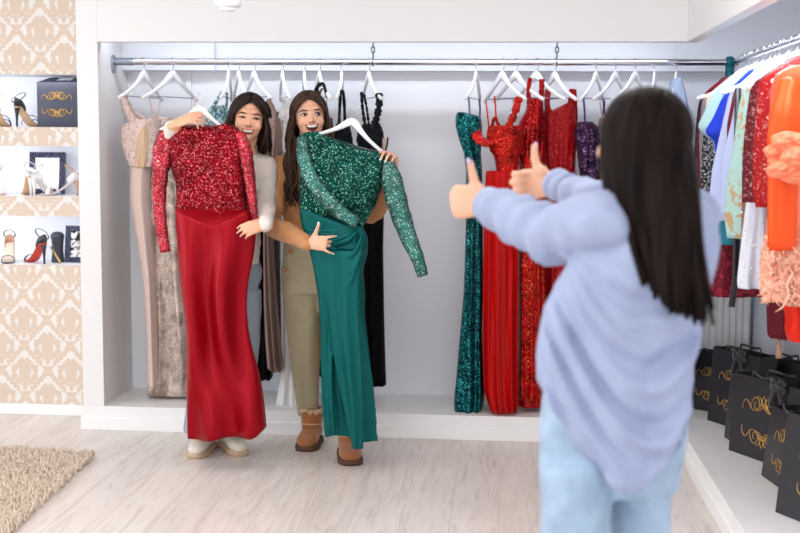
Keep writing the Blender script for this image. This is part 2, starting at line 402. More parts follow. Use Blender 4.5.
for px, ang, lab in [
    (143, 22, 'white hanger turned edgewise, first from the rail flange, holding blush lace gown'),
    (172, 27.5, 'wide white hanger above the champagne sparkle gown'),
    (228, 5, 'narrow looking white hanger holding teal embroidered gown straps'),
    (239, -8, 'white hanger just left of the smiling woman in red dress, behind her hair'),
    (254.5, -14, 'white hanger right above the hair of the woman with the red dress'),
    (283, -5, 'white hanger carrying the white lace gown between the two women'),
    (305, -2, 'white hanger on edge directly above the head of the woman in tan'),
    (320, -8, 'white hanger with dark lace straps bunched over its end'),
    (341, 2, 'white hanger on edge holding thin navy lace straps'),
    (369.5, -9, 'white hanger below the chain holding the long black lace gown'),
    (475.5, 7, 'white hanger holding the emerald sequin gown'),
    (503, -20, 'wide white hanger holding the bright red beaded gown'),
    (516.5, -24, 'white hanger behind the one with the bright red beaded gown'),
    (537, -25, 'white hanger holding the dark red sequin gown with two straps'),
    (555.5, -18, 'white hanger holding the red velvet sequin gown beside the purple one'),
    (595.5, 11, 'white hanger holding the purple sequin gown'),
    (615, 17, 'white hanger just right of the purple gown, reaching over dark hair'),
    (635, 18, 'white hanger half hidden above the dark haired head'),
    (654, 2, 'white hanger on edge above the crown of the dark haired head'),
    (676, 2, 'white hanger holding the pale blue gown behind the dark haired head')]:
    # ang is the half width seen in pixels, its sign tells which end is nearer; solve the turn about the hook
    p = at(px, 62.5, RY); A_ = .208*ppm(RY); K_ = (505-px)*.208/(D+RY)*(1 if ang > 0 else -1)
    th = math.acos(max(-1, min(1, abs(ang)/math.hypot(A_, K_))))+math.atan2(K_, A_)
    hanger((p.x, RY, RZ), th if ang > 0 else -th, lab, G1)
# teal band at the end of the rail
t = thing('teal_scarf', 'teal knitted band looped over the rail end', 'scarf', (1.085, RY, RZ))
TEAL_K = lacy('teal_knit', (12, 78, 92), (30, 110, 122), 120, .5)
P = [(.0, .024*math.cos(a), .026*math.sin(a)) for a in np.linspace(-.6, PI+.6, 16)]
mb = MB(); q = [Vector((1.1, RY-.03, RZ-.13+.02*0))]+[Vector((1.1, RY-.028, RZ-.08))]+[Vector((1.1, RY+a[1]*-1 if False else RY-a[1], RZ+a[2])) for a in P]+[Vector((1.1, RY+.028, RZ-.09))]
mb.sweep(q, .017, .004, n=10, ref=(0, -1, 0)); mb.build('band', TEAL_K, t)
MB().sweep([(1.1, RY-.034, RZ-.02), (1.098, RY-.037, RZ-.06), (1.1, RY-.032, RZ-.115)], [.02, .012, .016], .006, n=10, rnd=True).build('knot', TEAL_K, t)
# ---------------------------------------------------------------- radiator
RAD = plain('radiator_enamel', (246, 246, 245), .35)
t = thing('radiator', 'white finned radiator low behind the black gift bags', 'radiator', (1.02, .44, PH))
mb = MB(); mb.box((.78, .437, PH+.06), (1.272, .47, .742))
for i in range(15):
    x = .795+i*.0335; mb.box((x-.0145, .425, PH+.07), (x+.0145, .45, .735))
mb.box((.775, .40, .735), (1.275, .472, .75)); mb.build('fins', RAD, t, bevel=.004)
mb = MB(); mb.box((1.272, .402, PH+.06), (1.276, .472, .745)); mb.build('end_panel', RAD, t, bevel=.001)
MB().sweep([(1.30, .45, PH), (1.30, .45, .70), (1.285, .45, .72), (1.27, .45, .72)], .007, n=10).build('pipe', STEEL, t, label='grey metal riser pipe')
MB().box((.85, .42, PH), (.88, .46, PH+.07)).build('foot', RAD, t, bevel=.002); MB().box((1.19, .42, PH), (1.22, .46, PH+.07)).build('foot', RAD, t, bevel=.002)
# ---------------------------------------------------------------- rug
RUGM = plain('shag_cream', (226, 208, 189), .95, var=.10, vscale=40)
c0, c1, cl = at(95, 458, z=0), at(15, 533, z=0), at(0, 452.5, z=0)
t = thing('shag_rug', 'cream shaggy rug on the oak floor below the wallpaper', 'rug', (-3, -1.6, 0))
ex = (cl-c0).normalized(); ey = (c1-c0).normalized()
def rp(u, v, z): p = c0+ex*u+ey*v; return Vector((p.x, p.y, z))
mb = MB(); LU, LV = 1.7, 2.6
mb.loft([[rp(a, b_, z) for a, b_ in ((.02, .02), (LU, .02), (LU, LV), (.02, LV))] for z in (.001, .012)]); mb.build('backing', RUGM, t, smooth=False)
rg = random.Random(3); mb = MB(); n = 0
while n < 15000:
    u, v = rg.random()*1.5, rg.random()**1.15*1.75
    p = rp(u, v, .008); h = rg.uniform(.026, .042); w = rg.uniform(.0045, .008); a = rg.uniform(0, 6.28); l = rg.uniform(.006, .026); b_ = rg.uniform(0, 6.28)
    d = Vector((math.cos(a)*l, math.sin(a)*l, 0)); q = [Vector((math.cos(b_+k*2.094)*w, math.sin(b_+k*2.094)*w, 0)) for k in range(3)]
    mb.add([p+q[0], p+q[1], p+q[2], p+d*.4+q[0]*.8+Vector((0, 0, h*.6)), p+d*.4+q[1]*.8+Vector((0, 0, h*.6)), p+d*.4+q[2]*.8+Vector((0, 0, h*.6)), p+d+Vector((0, 0, h))],
           [(0, 1, 4, 3), (1, 2, 5, 4), (2, 0, 3, 5), (3, 4, 6), (4, 5, 6), (5, 3, 6)]); n += 1
mb.build('pile', RUGM, t, kind='stuff')
# ---------------------------------------------------------------- gold flourish
GOLD = plain('gold_foil', (222, 176, 98), .3, .85)
FL = [[(1, -.22), (.99, -.02), (.87, .13), (.72, .06), (.6, -.1), (.44, -.16), (.3, -.08)],
      [(.62, -.1), (.56, .12), (.42, .28), (.26, .24), (.19, .06), (.28, -.1), (.42, -.06), (.42, .1), (.33, .12)],
      [(.44, -.16), (.2, -.12), (.02, .02), (-.08, .2), (0, .4)], [(.34, -.14), (.1, .06), (.14, .28), (.3, .34)], [(.2, .02), (.08, .12), (0, .1)]]
def flourish(mb, c, ux, uz, nrm, half, flip=1, w=.0035):
    for sgn in (1, -1):
        for st in FL:
            C = catmull([(p[0]*sgn, p[1]*flip) for p in st], 22); L = len(C)
            mb.sweep([c+ux*(x*half)+uz*(y*half)+nrm*.001 for x, y in C], [w*(.35+.65*math.sin(PI*(i+.6)/(L+.2))) for i in range(L)], .0012, n=6, ref=nrm)
BLACKP = plain('black_card', (34, 34, 40), .42, var=.15, vscale=4, coat=.1)
BLACKR = plain('black_ribbon', (14, 14, 16), .3, sheen=.3)
def gift_bag(label, bl, br, tl, width, depth, bow=0., orn=True, half=.115):
    P0 = at(*bl, z=PH); P1 = at(*br, z=PH); ux = (P1-P0); ux.z = 0; ux.normalize(); nr = Vector((ux.y, -ux.x, 0))
    if nr.x > 0: nr = -nr
    T = at(tl[0], tl[1], Y=P0.y); Ht = T.z-PH; lean = T.x-P0.x; lv = -nr*min(lean*.9, .03)
    t = thing('gift_bag', label, 'gift bag', (P0.x, P0.y, PH), 0, 'black gift bags along the right wall')
    upv = (Vector((0, 0, Ht))+lv); B = P0-nr*depth
    def ring(z, ins=0.):
        o = P0+upv*(z/Ht); sh = lean*.35*z/Ht
        return [o+ux*(ins+sh)-nr*ins, o+ux*(width-ins+sh*.0)-nr*ins, o+ux*(width-ins)-nr*(depth-ins), o+ux*(ins+sh)-nr*(depth-ins)]
    mb = MB(); mb.loft([ring(0), ring(Ht*.5), ring(Ht), ring(Ht, .004), ring(Ht*.2, .006)]); mb.build('body', BLACKP, t, smooth=False, bevel=.0015)
    for k in (0, 1):
        o = P0+upv-nr*(depth*k*.9+.006*(1-2*k)); a = o+ux*(width*.3); b2 = o+ux*(width*.7); mid = o+ux*(width*.5)+Vector((0, 0, .012))+nr*(.02 if k == 0 else -.02)
        C = catmull([a-Vector((0, 0, .03)), a+Vector((0, 0, .02)), mid, b2+Vector((0, 0, .02)), b2-Vector((0, 0, .03))], 20)
        MB().sweep(C, .006, .0012, n=8, ref=nr).build('handle', BLACKR, t)
    if bow:
        c = P0+upv+ux*(width*bow)+nr*.012-Vector((0, 0, .004)); mb = MB()
        for sg in (1, -1):
            for e in (.02, -.035):
                C = catmull([c, c+ux*(sg*.02)+Vector((0, 0, .014+e*.5))+nr*.01, c+ux*(sg*.045)+Vector((0, 0, e*.5)), c+ux*(sg*.02)+Vector((0, 0, e*.5-.012))+nr*.006, c], 14); mb.sweep(C, .009, .0015, n=6, ref=nr)
            C = catmull([c, c+ux*(sg*.02)+Vector((0, 0, -.04))+nr*.01, c+ux*(sg*.045)+Vector((0, 0, -.1))+nr*.006], 10); mb.sweep(C, .01, .0012, n=6, ref=nr)
        mb.ball(c, .012); mb.build('bow', BLACKR, t, label='black satin bow')
    if orn:
        uz = upv.normalized()
        for zz, fl_ in ((.66, 1), (.3, -1)):
            mb = MB(); flourish(mb, P0+ux*(width*.5)+upv*zz+nr*.001, ux, uz, nr, half, fl_, .0026); mb.build('ornament', GOLD, t, label='gold scroll ornament')
    return t
gift_bag('black gift bag at the far end, standing against the radiator', (690, 408), (707.5, 411.5), (690, 350.5), .26, .12, half=.095)
gift_bag('tall black gift bag, second from the radiator, with a black bow', (707, 420), (724, 425.5), (713.5, 347), .34, .11, bow=.62, half=.10)
gift_bag('thin edge of a black gift bag between two larger ones', (724, 437), (730, 441), (730.8, 372), .24, .05, orn=False)
gift_bag('black gift bag with full gold scrolls and trailing ribbons at middle of row', (728.5, 450), (765, 463), (734, 372), .42, .11, bow=.72, half=.13)
gift_bag('black gift bag half hidden, second from the nearest end of the row', (761, 475), (778, 487.5), (772.5, 404), .40, .11, half=.11)
gift_bag('nearest black gift bag, cut off at the picture edge', (775, 512), (800, 522), (790, 412), .42, .12, half=.11)
p = (1.20, .08)
t = gift_bag('black gift bag against the wall behind the bow tied bags', (756, 424), (790, 430), (757, 358), .24, .09, orn=False)
# ================================================================ SHELF ITEMS
def heel(label, loc, rotz, upper, solec, heelc, strapm=None, L=.2, hh=.095, counter=True, cross=False, insole=None, closed=False, group='high heels on the wall shelves', heelshape=1., name='high_heel', toe=None):
    t = thing(name, label, 'shoe', loc, rotz, group); strapm = strapm or upper
    C = catmull([(.5*L, .006, .016), (.42*L, .006, .03), (.22*L, .008, .036), (0, .03*hh/.095, .03), (-.22*L, .72*hh, .026), (-.38*L, .97*hh, .026), (-.49*L, hh, .018)], 26)
    mb = MB(); mb.sweep([(c[0], 0, c[1]) for c in C], [c[2] for c in C], .0045, n=12, ref=(0, 0, 1), rnd=True); mb.build('sole', solec, t, world=False)
    mb = MB(); mb.sweep([(c[0], 0, c[1]+.005) for c in C], [c[2]*.93 for c in C], .0025, n=12, ref=(0, 0, 1)); mb.build('insole', insole or upper, t, world=False)
    mb = MB(); mb.sweep([(-.43*L, 0, hh-.002), (-.45*L, 0, hh*.7), (-.455*L, 0, hh*.35), (-.455*L, 0, 0)], [.017, .010*heelshape, .006*heelshape, .0055*heelshape], n=10, ref=(1, 0, 0)); mb.build('heel', heelc, t, world=False)
    def arch(x, z, w, hgt, wd, nm, mat, skew=0.):
        q = [(x+skew*math.cos(a), -w*math.cos(a), z+hgt*math.sin(a)**.8) for a in np.linspace(0.02, PI-.02, 15)]
        mb = MB(); mb.sweep(q, wd, .0022, n=8, ref=(0, 0, 1)); return mb.build(nm, mat, t, world=False)
    if closed:
        mb = MB(); R = []
        for c in C[:12]:
            R.append([(c[0], c[2]*math.cos(a), c[1]+.004+(.03*min(1, (0.52*L-c[0])/(.16*L)))*max(0, math.sin(a))) for a in np.linspace(0, 2*PI, 17)[:-1]])
        mb.loft(R); mb.build('toe_cap', upper, t, world=False)
    else:
        arch(.28*L, .008, .036, .034, .011, 'toe_strap', toe or upper)
        if cross: arch(.12*L, .012, .036, .052, .006, 'toe_strap', upper, .03)
    if counter:
        mb = MB(); R = []
        for a in np.linspace(-1.9, 1.9, 17):
            c, s_ = math.cos(a), math.sin(a); x = -.30*L-.2*L*c*.95; y = .026*s_; z0 = hh+(x+.45*L)*-.6*0; tp = .052-.02*abs(a)/1.9
            zb = np.interp(-x, [-.5*L, .0, .22*L, .38*L, .49*L], [0, .03*hh/.095, .72*hh, .97*hh, hh])
            R.append([(x, y, zb), (x-.004*c, y+.003*s_, zb+tp*.5), (x, y, zb+tp), (x+.003*c, y-.003*s_, zb+tp), (x+.001*c, y-.002*s_, zb+tp*.5), (x+.003*c, y-.003*s_, zb)])
        mb.loft(R); mb.build('heel_counter', upper, t, world=False)
    q = [(-.36*L+.03*math.cos(a)+.012*math.cos(a), .03*math.sin(a), hh+.052+.026*math.cos(a)) for a in np.linspace(0, 2*PI, 21)]
    mb = MB(); mb.sweep(q, .004, .0018, n=6, cap=False, ref=(0, 0, 1)); mb.build('ankle_strap', strapm, t, world=False)
    return t
BLK = plain('black_suede', (26, 26, 38), .6, sheen=.3); BLKP = plain('black_patent', (16, 16, 24), .2, coat=.4)
TANL = plain('tan_sole', (214, 176, 134), .5); REDS = plain('red_sole', (214, 66, 44), .3); WHL = plain('white_leather', (240, 238, 238), .35)
NUDE = plain('nude_leather', (206, 160, 134), .4); SILV = plain('silver_strap', (180, 184, 196), .3, .6)
YS = .44
def shelf(px, row, Y=YS): p = at(px, (127, 196, 265)[row]-2, Y); return (p.x, Y, OP[row][1])
heel('black strappy heel seen from behind, beside the gold scrolled box', shelf(28, 0), math.radians(74), BLK, TANL, BLKP, cross=True, hh=.105)
heel('black strappy heel cut by the picture edge on the top shelf', shelf(0, 0), math.radians(88), BLK, TANL, BLKP, cross=True, hh=.1)
heel('white heel with tan sole seen from behind, before the ornate frame', shelf(29, 1, .40), math.radians(118), WHL, TANL, WHL, SILV, hh=.1)
heel('white heel right beside the tan soled white heel', shelf(46, 1, .40), math.radians(70), WHL, WHL, WHL, SILV, hh=.09)
heel('white and tan sandal with beaded strap, side on', shelf(60, 1, .37), math.radians(186), WHL, WHL, NUDE, plain('tan_strap', (190, 140, 96), .4), insole=NUDE, hh=.085)
heel('white heel with silver strap cut by the picture edge', shelf(-2, 1, .42), math.radians(-60), WHL, TANL, WHL, SILV, hh=.09)
heel('nude heel with black toe strap facing forward on the lowest shelf', shelf(9, 2, .42), math.radians(-72), NUDE, BLK, BLKP, BLK, insole=plain('cream_insole', (226, 206, 186), .5), hh=.095, toe=BLK)
# the nude one has a dark toe strap
heel('black stiletto with red sole, seen from behind', shelf(36, 2, .40), math.radians(140), BLKP, REDS, BLKP, hh=.11, counter=True)
# box with gable top and handle hole
BOXM = plain('charcoal_card', (64, 66, 84), .4, var=.12, vscale=5)
p0, p1 = at(37.5, 126, .40), at(77.6, 126, .40); zb = OP[0][1]; zt_ = at(40, 82, .40).z; wz = p1.x-p0.x
t = thing('gift_box', 'charcoal gift box with gold scrolls on the top shelf', 'gift box', (p0.x, .4, zb))
mb = MB(); mb.box((p0.x, .40, zb), (p1.x, .56, zt_)); mb.build('body', BOXM, t, bevel=.002)
mb = MB(); zt2 = OP[0][0]-.008; o = .05
# handle flap with a slot: frame of four bars
def flap(u0, u1, v0, v1):
    def q(u, v, dy): return Vector((p0.x+o*v+u*(wz-o*v), .402+.075*v+dy, zt_+(zt2-zt_)*v))
    mb.add([q(u0, v0, 0), q(u1, v0, 0), q(u1, v1, 0), q(u0, v1, 0), q(u0, v0, .004), q(u1, v0, .004), q(u1, v1, .004), q(u0, v1, .004)], [(0, 1, 2, 3), (7, 6, 5, 4), (0, 4, 5, 1), (1, 5, 6, 2), (2, 6, 7, 3), (3, 7, 4, 0)])
flap(0, 1, 0, .35); flap(0, .38, .35, 1); flap(.78, 1, .35, 1); flap(.38, .78, .86, 1)
mb.build('handle_flap', BOXM, t, smooth=False)
cx = (p0.x+p1.x)/2
for zc, fl_ in ((at(57, 97, .4).z, 1), (at(57, 111.5, .4).z, -1)):
    mb = MB(); flourish(mb, Vector((cx, .398, zc)), Vector((1, 0, 0)), Vector((0, 0, 1)), Vector((0, -1, 0)), .082, fl_, .0022); mb.build('ornament', GOLD, t, label='gold scroll ornament')
# ornate frames
FRM = lacy('carved_black', (30, 32, 52), (96, 100, 124), 130, .5, .45)
def frame(label, xl, xr, yt, yb, Y, zb, pic, rot=0., fw=.03):
    a, b2 = at(xl, yb, Y), at(xr, yt, Y); w = b2.x-a.x; h = b2.z-zb
    t = thing('picture_frame', label, 'picture frame', ((a.x+b2.x)/2, Y, zb), rot); t.rotation_euler = (math.radians(-8), 0, rot)
    for nm, lo, hi in (('s', (-w/2, -.01, 0), (-w/2+fw, .01, h)), ('s', (w/2-fw, -.01, 0), (w/2, .01, h)), ('s', (-w/2+fw, -.01, 0), (w/2-fw, .01, fw)), ('s', (-w/2+fw, -.01, h-fw), (w/2-fw, .01, h))):
        mb = MB(); mb.box(lo, hi); n = int(max(hi[0]-lo[0], hi[2]-lo[2])/.017); vert = hi[2]-lo[2] > hi[0]-lo[0]
        for i in range(n):
            f_ = (i+.5)/n; c = ((lo[0]+hi[0])/2 if vert else lo[0]+(hi[0]-lo[0])*f_, -.011, lo[2]+(hi[2]-lo[2])*f_ if vert else (lo[2]+hi[2])/2)
            mb.sweep([(c[0]+.007*math.cos(k*PI/4), -.012, c[2]+.007*math.sin(k*PI/4)) for k in range(9)], .0022, n=5, cap=False, ref=(0, 1, 0))
        mb.build('side_rail', FRM, t, world=False, bevel=.002)
    MB().box((-w/2+fw-.002, -.002, fw-.002), (w/2-fw+.002, .004, h-fw+.002)).build('picture', pic, t, smooth=False, world=False)
    mb = MB(); mb.add([(-.02, .009, h*.7), (.02, .009, h*.7), (.03, .055, .012), (-.03, .055, .012), (-.02, .012, h*.7), (.02, .012, h*.7), (.03, .059, .012), (-.03, .059, .012)], [(0, 1, 2, 3), (7, 6, 5, 4), (0, 4, 5, 1), (1, 5, 6, 2), (2, 6, 7, 3), (3, 7, 4, 0)]); mb.build('stand', BLK, t, smooth=False, world=False)
    return t
frame('carved dark frame with pale picture behind the white heels', 29, 63.5, 152, 196, .50, OP[1][1], lacy('pale_print', (240, 238, 236), (222, 216, 212), 28, .6, bump=0.))
frame('carved black frame with a smoky black picture on the lowest shelf', 64.5, 88, 226, 265, .45, OP[2][1], lacy('smoky_print', (232, 228, 226), (20, 20, 26), 26, .5, bump=0.), math.radians(-6))
p = shelf(58, 2, .46); t = thing('waisted_vase', 'black waisted vase beside the red soled stiletto', 'vase', p)
MB().lathe([(.001, 0), (.034, 0), (.035, .004), (.031, .04), (.029, .07), (.033, .12), (.038, .142), (.036, .15), (.026, .162), (.012, .167), (.001, .168)], n=28).build('body', plain('vase_black', (50, 52, 64), .35), t, world=False)
MB().ball((0, -.032, .11), (.005, .003, .005)).build('knob', BLK, t, world=False)
a, b2 = at(50, 247, .36), at(59, 259.5, .36); zs = OP[2][1]
p = Vector((a.x, .37, 0)); t = thing('gold_rod', 'short gold rod leaning between the stiletto and black vase', 'rod', (b2.x+.01, .35, zs))
MB().sweep([(b2.x+.012, .35, zs+.006), (b2.x, .355, b2.z), (a.x, .37, a.z)], [.006, .0052, .004], n=10).build('shaft', plain('brass', (214, 172, 112), .3, .7), t)
# pendant spot near the top of the frame
p = at(228, 8, -1.6)
t = thing('pendant_spotlight', 'white ceiling spotlight hanging at the top of the picture', 'spotlight', (p.x, -1.6, p.z))
WSP = plain('spot_white', (238, 238, 240), .25)
MB().lathe([(.03, .0), (.045, .004), (.05, .02), (.05, .13), (.03, .15), (.008, .155)], (p.x, -1.6, p.z), 24).build('housing', WSP, t)
MB().lathe([(.001, .003), (.028, .002), (.036, -.002), (.022, -.012), (.001, -.014)], (p.x, -1.6, p.z), 24).build('lens', plain('spot_lens', (250, 250, 252), .08, coat=.5), t)
MB().sweep([(p.x, -1.6, p.z+.15), (p.x, -1.6, CZ)], .006, n=8).build('stem', CHROME, t)
# ================================================================ GOWNS ON THE BACK RAIL
M_BLUSH = lacy('blush_bead_lace', (206, 176, 168), (236, 214, 208), 90, .48, .45, bump=.8)
M_GOLDTULLE = satin('nude_tulle', (214, 182, 152), .5, bump=.1, metal=0.)
M_NUDE = satin('nude_crepe', (222, 196, 186), .55, metal=0., bump=.06)
M_CHAMP = sequin('champagne_sparkle', (176, 150, 138), (228, 204, 190), (255, 250, 245), 230, .35, .36, .62, (0, .3, .75, .93))
M_TEALEMB = lacy('teal_embroidery', (178, 202, 206), (50, 108, 122), 50, .5)
M_OLIVE = satin('black_olive_velvet', (22, 21, 18), .7, metal=0., spec=.1)
M_TAUPE = satin('taupe_satin', (150, 124, 116), .36, metal=.15)
M_SLATE = satin('slate_grey', (120, 118, 126), .5, metal=0.)
M_WLACE = lacy('white_lace', (232, 228, 224), (250, 248, 246), 110, .5, .6, bump=.9)
M_WHITE = satin('white_chiffon', (238, 236, 236), .6, metal=0., bump=.1)
M_BLACKL = lacy('navy_black_lace', (9, 10, 16), (30, 32, 44), 110, .52, .7, bump=.9)
M_BLACK = satin('black_crepe', (9, 9, 10), .7, metal=0., bump=.05, spec=.08)
M_EMER = sequin('emerald_sequin', (2, 30, 36), (4, 70, 75), (80, 220, 220), 235, .75, .34, .58, (0, .3, .72, .96))
M_REDBEAD = sequin('red_beading', (120, 4, 8), (214, 22, 14), (255, 110, 80), 200, .4, .36, .62, (0, .3, .8, .97))
M_CHIFF = satin('red_chiffon', (200, 8, 6), .55, metal=0., bump=.1)
M_REDSEQ = sequin('deep_red_sequin', (80, 0, 6), (178, 10, 16), (255, 110, 105), 235, .75, .34, .58, (0, .35, .82, .97))
M_REDSEQ2 = sequin('bright_red_sequin', (120, 0, 6), (206, 16, 12), (255, 130, 90), 165, .35, .34, .9, (0, .3, .82, .97))
M_REDVEL = lacy('red_velvet_beads', (160, 4, 12), (196, 70, 74), 85, .62, .5, .03)
M_PURP = sequin('purple_sequin', (36, 18, 46), (70, 40, 80), (160, 124, 160), 120, .4, .35, .9, (0, .3, .72, .92))
M_PALEBLUE = satin('pale_blue_crepe', (176, 194, 228), .6, metal=0.)
M_PINKSTRAP = plain('pink_strap', (214, 174, 164), .5)
GG = 'gowns on the back rail'
def gown(label, px, Y, parts, straps=(), name='gown'):
    p = at(px, 110, Y); t = thing(name, label, 'gown', (p.x, Y, PH), 0, GG)
    for nm, rows, mt, kw in parts:
        mb = MB(); drape(mb, rows, Y, **kw); mb.build(nm, mt, t)
    for pts, w, mt, lump in straps:
        mb = MB(); ribbon(mb, pts, w, lump=lump, n=24 if lump else 12, th=.006 if lump else .002); mb.build('strap', mt, t)
    return t
Yr = RY
gown('blush lace bodice gown with plain nude skirt, first below the rail flange', 142, .17, [
    ('bodice', [(119, 137, 160), (126, 123.5, 160), (134, 121.5, 160), (146, 123, 159), (156, 127, 158), (166, 131, 157)], M_BLUSH, dict(dep=.07, amp=.008, nf=4, noise=.003)),
    ('corset_panel', [(125, 147, 151), (133, 140, 154), (150, 137, 155), (167, 136, 153)], M_GOLDTULLE, dict(dep=.080, amp=.006, nf=7)),
    ('skirt', [(164, 132.5, 150), (197, 131, 149), (242, 138.5, 153), (275, 144, 156), (330, 148, 158), (386, 149.5, 160)], M_NUDE, dict(dep=.065, amp=.008, nf=3, seed=3, grow=.6))],
    [([(121.5, 95, .12), (127, 110, .13), (137, 128, .145)], .02, M_BLUSH, .25), ([(124, 96, .15), (134, 112, .2), (152, 124, .24)], .013, M_BLUSH, .25)])
gown('champagne sparkle gown on thin pink straps beside the red dress', 168, .27, [
    ('bodice', [(117, 147, 172), (128, 146, 176), (150, 149, 180), (180, 152, 182)], M_CHAMP, dict(dep=.07, amp=.01, nf=5)),
    ('skirt', [(176, 152, 182), (200, 153, 186), (240, 150, 190), (290, 149.5, 196), (345, 151, 203), (393, 148, 206)], M_CHAMP, dict(dep=.10, amp=.03, nf=9, seed=8, hem=.006))],
    [([(149, 97, .12), (152, 110, .13), (155, 121, .15)], .0045, M_PINKSTRAP, 0), ([(160, 100, .2), (159.5, 110, .2), (158, 121, .2)], .0035, M_PINKSTRAP, 0), ([(195, 97, .3), (193, 110, .28), (178, 121, .25)], .0035, M_PINKSTRAP, 0)])
gown('teal embroidered gown mostly hidden behind the red sequin dress', 221, .22, [
    ('bodice', [(106, 213, 224), (114, 207, 228), (126, 204, 232), (160, 206, 234)], M_TEALEMB, dict(dep=.07, amp=.012, nf=4, noise=.004)),
    ('skirt', [(156, 206, 234), (240, 203, 238), (360, 200, 242)], M_TEALEMB, dict(dep=.07, amp=.02, nf=5))],
    [([(222, 92, .1), (216, 102, .11), (210, 112, .13)], .009, M_TEALEMB, .2), ([(227, 92, .14), (226.5, 104, .16), (226, 116, .18)], .007, M_TEALEMB, .2)])
gown('black olive velvet gown between the red dress and the taupe gown', 258, .16, [
    ('bodice', [(102, 252, 270), (120, 249, 271), (160, 251, 270)], M_OLIVE, dict(dep=.07, amp=.008, nf=4)),
    ('skirt', [(156, 251, 270), (240, 250, 270), (300, 252, 271), (378, 254, 272)], M_OLIVE, dict(dep=.07, amp=.018, nf=6, hem=.006))])
gown('taupe satin gown with a gathered shoulder knot beside the woman in cream', 272, .10, [
    ('bodice', [(118, 268, 280), (132, 266, 281), (150, 266, 280), (170, 266, 276)], M_TAUPE, dict(dep=.04, amp=.014, nf=4)),
    ('skirt', [(166, 265.5, 276), (240, 264, 273), (300, 264.5, 277), (340, 266, 280), (369, 268, 283)], M_TAUPE, dict(dep=.05, amp=.018, nf=4, seed=2, hem=.012))],
    [([(268, 99, .05), (274, 112, .06), (274, 128, .06)], .012, M_TAUPE, .15)])
gown('slate grey gown behind the taupe satin one', 279, .25, [
    ('bodice', [(112, 272, 288), (150, 272, 290)], M_SLATE, dict(dep=.06, amp=.008, nf=4)),
    ('skirt', [(148, 272, 290), (240, 271, 292), (330, 270, 293), (352, 270, 293)], M_SLATE, dict(dep=.06, amp=.015, nf=5))])
gown('white lace gown with long white skirt between the two women', 288, .19, [
    ('bodice', [(100, 285, 289), (112, 280, 296), (126, 277.5, 300), (140, 278, 300), (152, 281, 298)], M_WLACE, dict(dep=.07, amp=.01, nf=4, noise=.003)),
    ('skirt', [(150, 281, 298), (240, 280, 299), (300, 281, 300), (360, 282, 301), (392, 279, 303), (407, 276, 305)], M_WHITE, dict(dep=.07, amp=.010, nf=4, hem=.01))],
    [([(280, 95, .1), (283, 104, .12), (286, 116, .15)], .004, M_WLACE, 0), ([(287, 97, .14), (288, 106, .15), (292, 118, .17)], .004, M_WLACE, 0)])
gown('dark gown with layered lace straps behind the head of the woman in tan', 322, .14, [
    ('bodice', [(118, 313, 332), (135, 311, 334), (160, 314, 332)], M_BLACKL, dict(dep=.05, amp=.01, nf=4)),
    ('skirt', [(156, 314, 332), (260, 312, 336), (375, 310, 338)], M_BLACK, dict(dep=.06, amp=.015, nf=5))],
    [([(314, 104, .16), (317, 88, .12), (323, 84, .1), (327, 96, .08)], .010, M_BLACKL, .2), ([(318, 106, .16), (321, 90, .12), (326, 94, .1), (327, 122, .1)], .006, M_TAUPE, 0), ([(313, 98, .14), (316, 90, .13), (319, 96, .12), (322, 120, .12)], .007, M_BLACKL, .2)])
gown('navy lace strap gown second from the chain, mostly behind the green dress', 344, .17, [
    ('bodice', [(124, 337, 348), (134, 334, 351), (146, 334, 353), (162, 337, 351)], M_BLACKL, dict(dep=.06, amp=.012, nf=4, noise=.004)),
    ('skirt', [(158, 337, 351), (260, 334, 354), (380, 332, 356)], M_BLACK, dict(dep=.06, amp=.015, nf=5))],
    [([(339, 132, .09), (339.5, 110, .08), (341, 92, .07), (343.5, 94, .1), (344.5, 110, .14), (345, 130, .17)], .0075, M_BLACKL, .3)])
gown('long black gown with wide lace strap and nude side panels near the chain', 372, .16, [
    ('bodice', [(124, 364, 379), (130, 359, 382), (140, 357, 384), (152, 360, 383), (162, 362, 382)], M_BLACKL, dict(dep=.06, amp=.012, nf=4, noise=.005)),
    ('side_panel', [(138, 379, 387.5), (150, 381, 386.5), (166, 378, 385)], M_NUDE, dict(dep=.03, amp=.004, nf=4)),
    ('skirt', [(158, 361, 383), (200, 360, 384), (250, 359, 383), (320, 359, 384), (384.5, 360, 386)], M_BLACK, dict(dep=.06, amp=.012, nf=4))],
    [([(379, 93, .06), (379, 106, .07), (376, 120, .08), (372, 130, .09)], .017, M_BLACKL, .3), ([(361.5, 92, .2), (362.5, 108, .19), (366, 130, .16)], .008, M_BLACKL, .3), ([(364, 94, .2), (367, 110, .19), (369, 126, .17)], .006, M_BLACKL, .3), ([(388, 137, .1), (387, 145, .1), (385, 152, .1)], .004, M_BLACK, 0)])
gown('emerald sequin gown standing alone at the left of the red gowns', 468, .14, [
    ('bodice', [(112.5, 457.5, 464), (116, 455.5, 481), (126, 455.5, 482), (138, 458.5, 482), (154, 464, 481), (170, 466, 482)], M_EMER, dict(dep=.07, amp=.014, nf=4, seed=4)),
    ('skirt', [(166, 466, 482), (217, 466, 483), (289, 464, 483), (334, 460, 482), (380, 456, 484), (404, 453.5, 485), (415, 455, 479)], M_EMER, dict(dep=.08, amp=.016, nf=4, seed=4, hem=.008))],
    [([(468.5, 97, .05), (469.5, 108, .06), (470, 120, .08)], .005, plain('grey_blue_strap', (106, 124, 150), .5), 0), ([(479.5, 99, .2), (480, 110, .19), (479.5, 121, .17)], .005, plain('blue_strap', (40, 74, 108), .5), 0)])
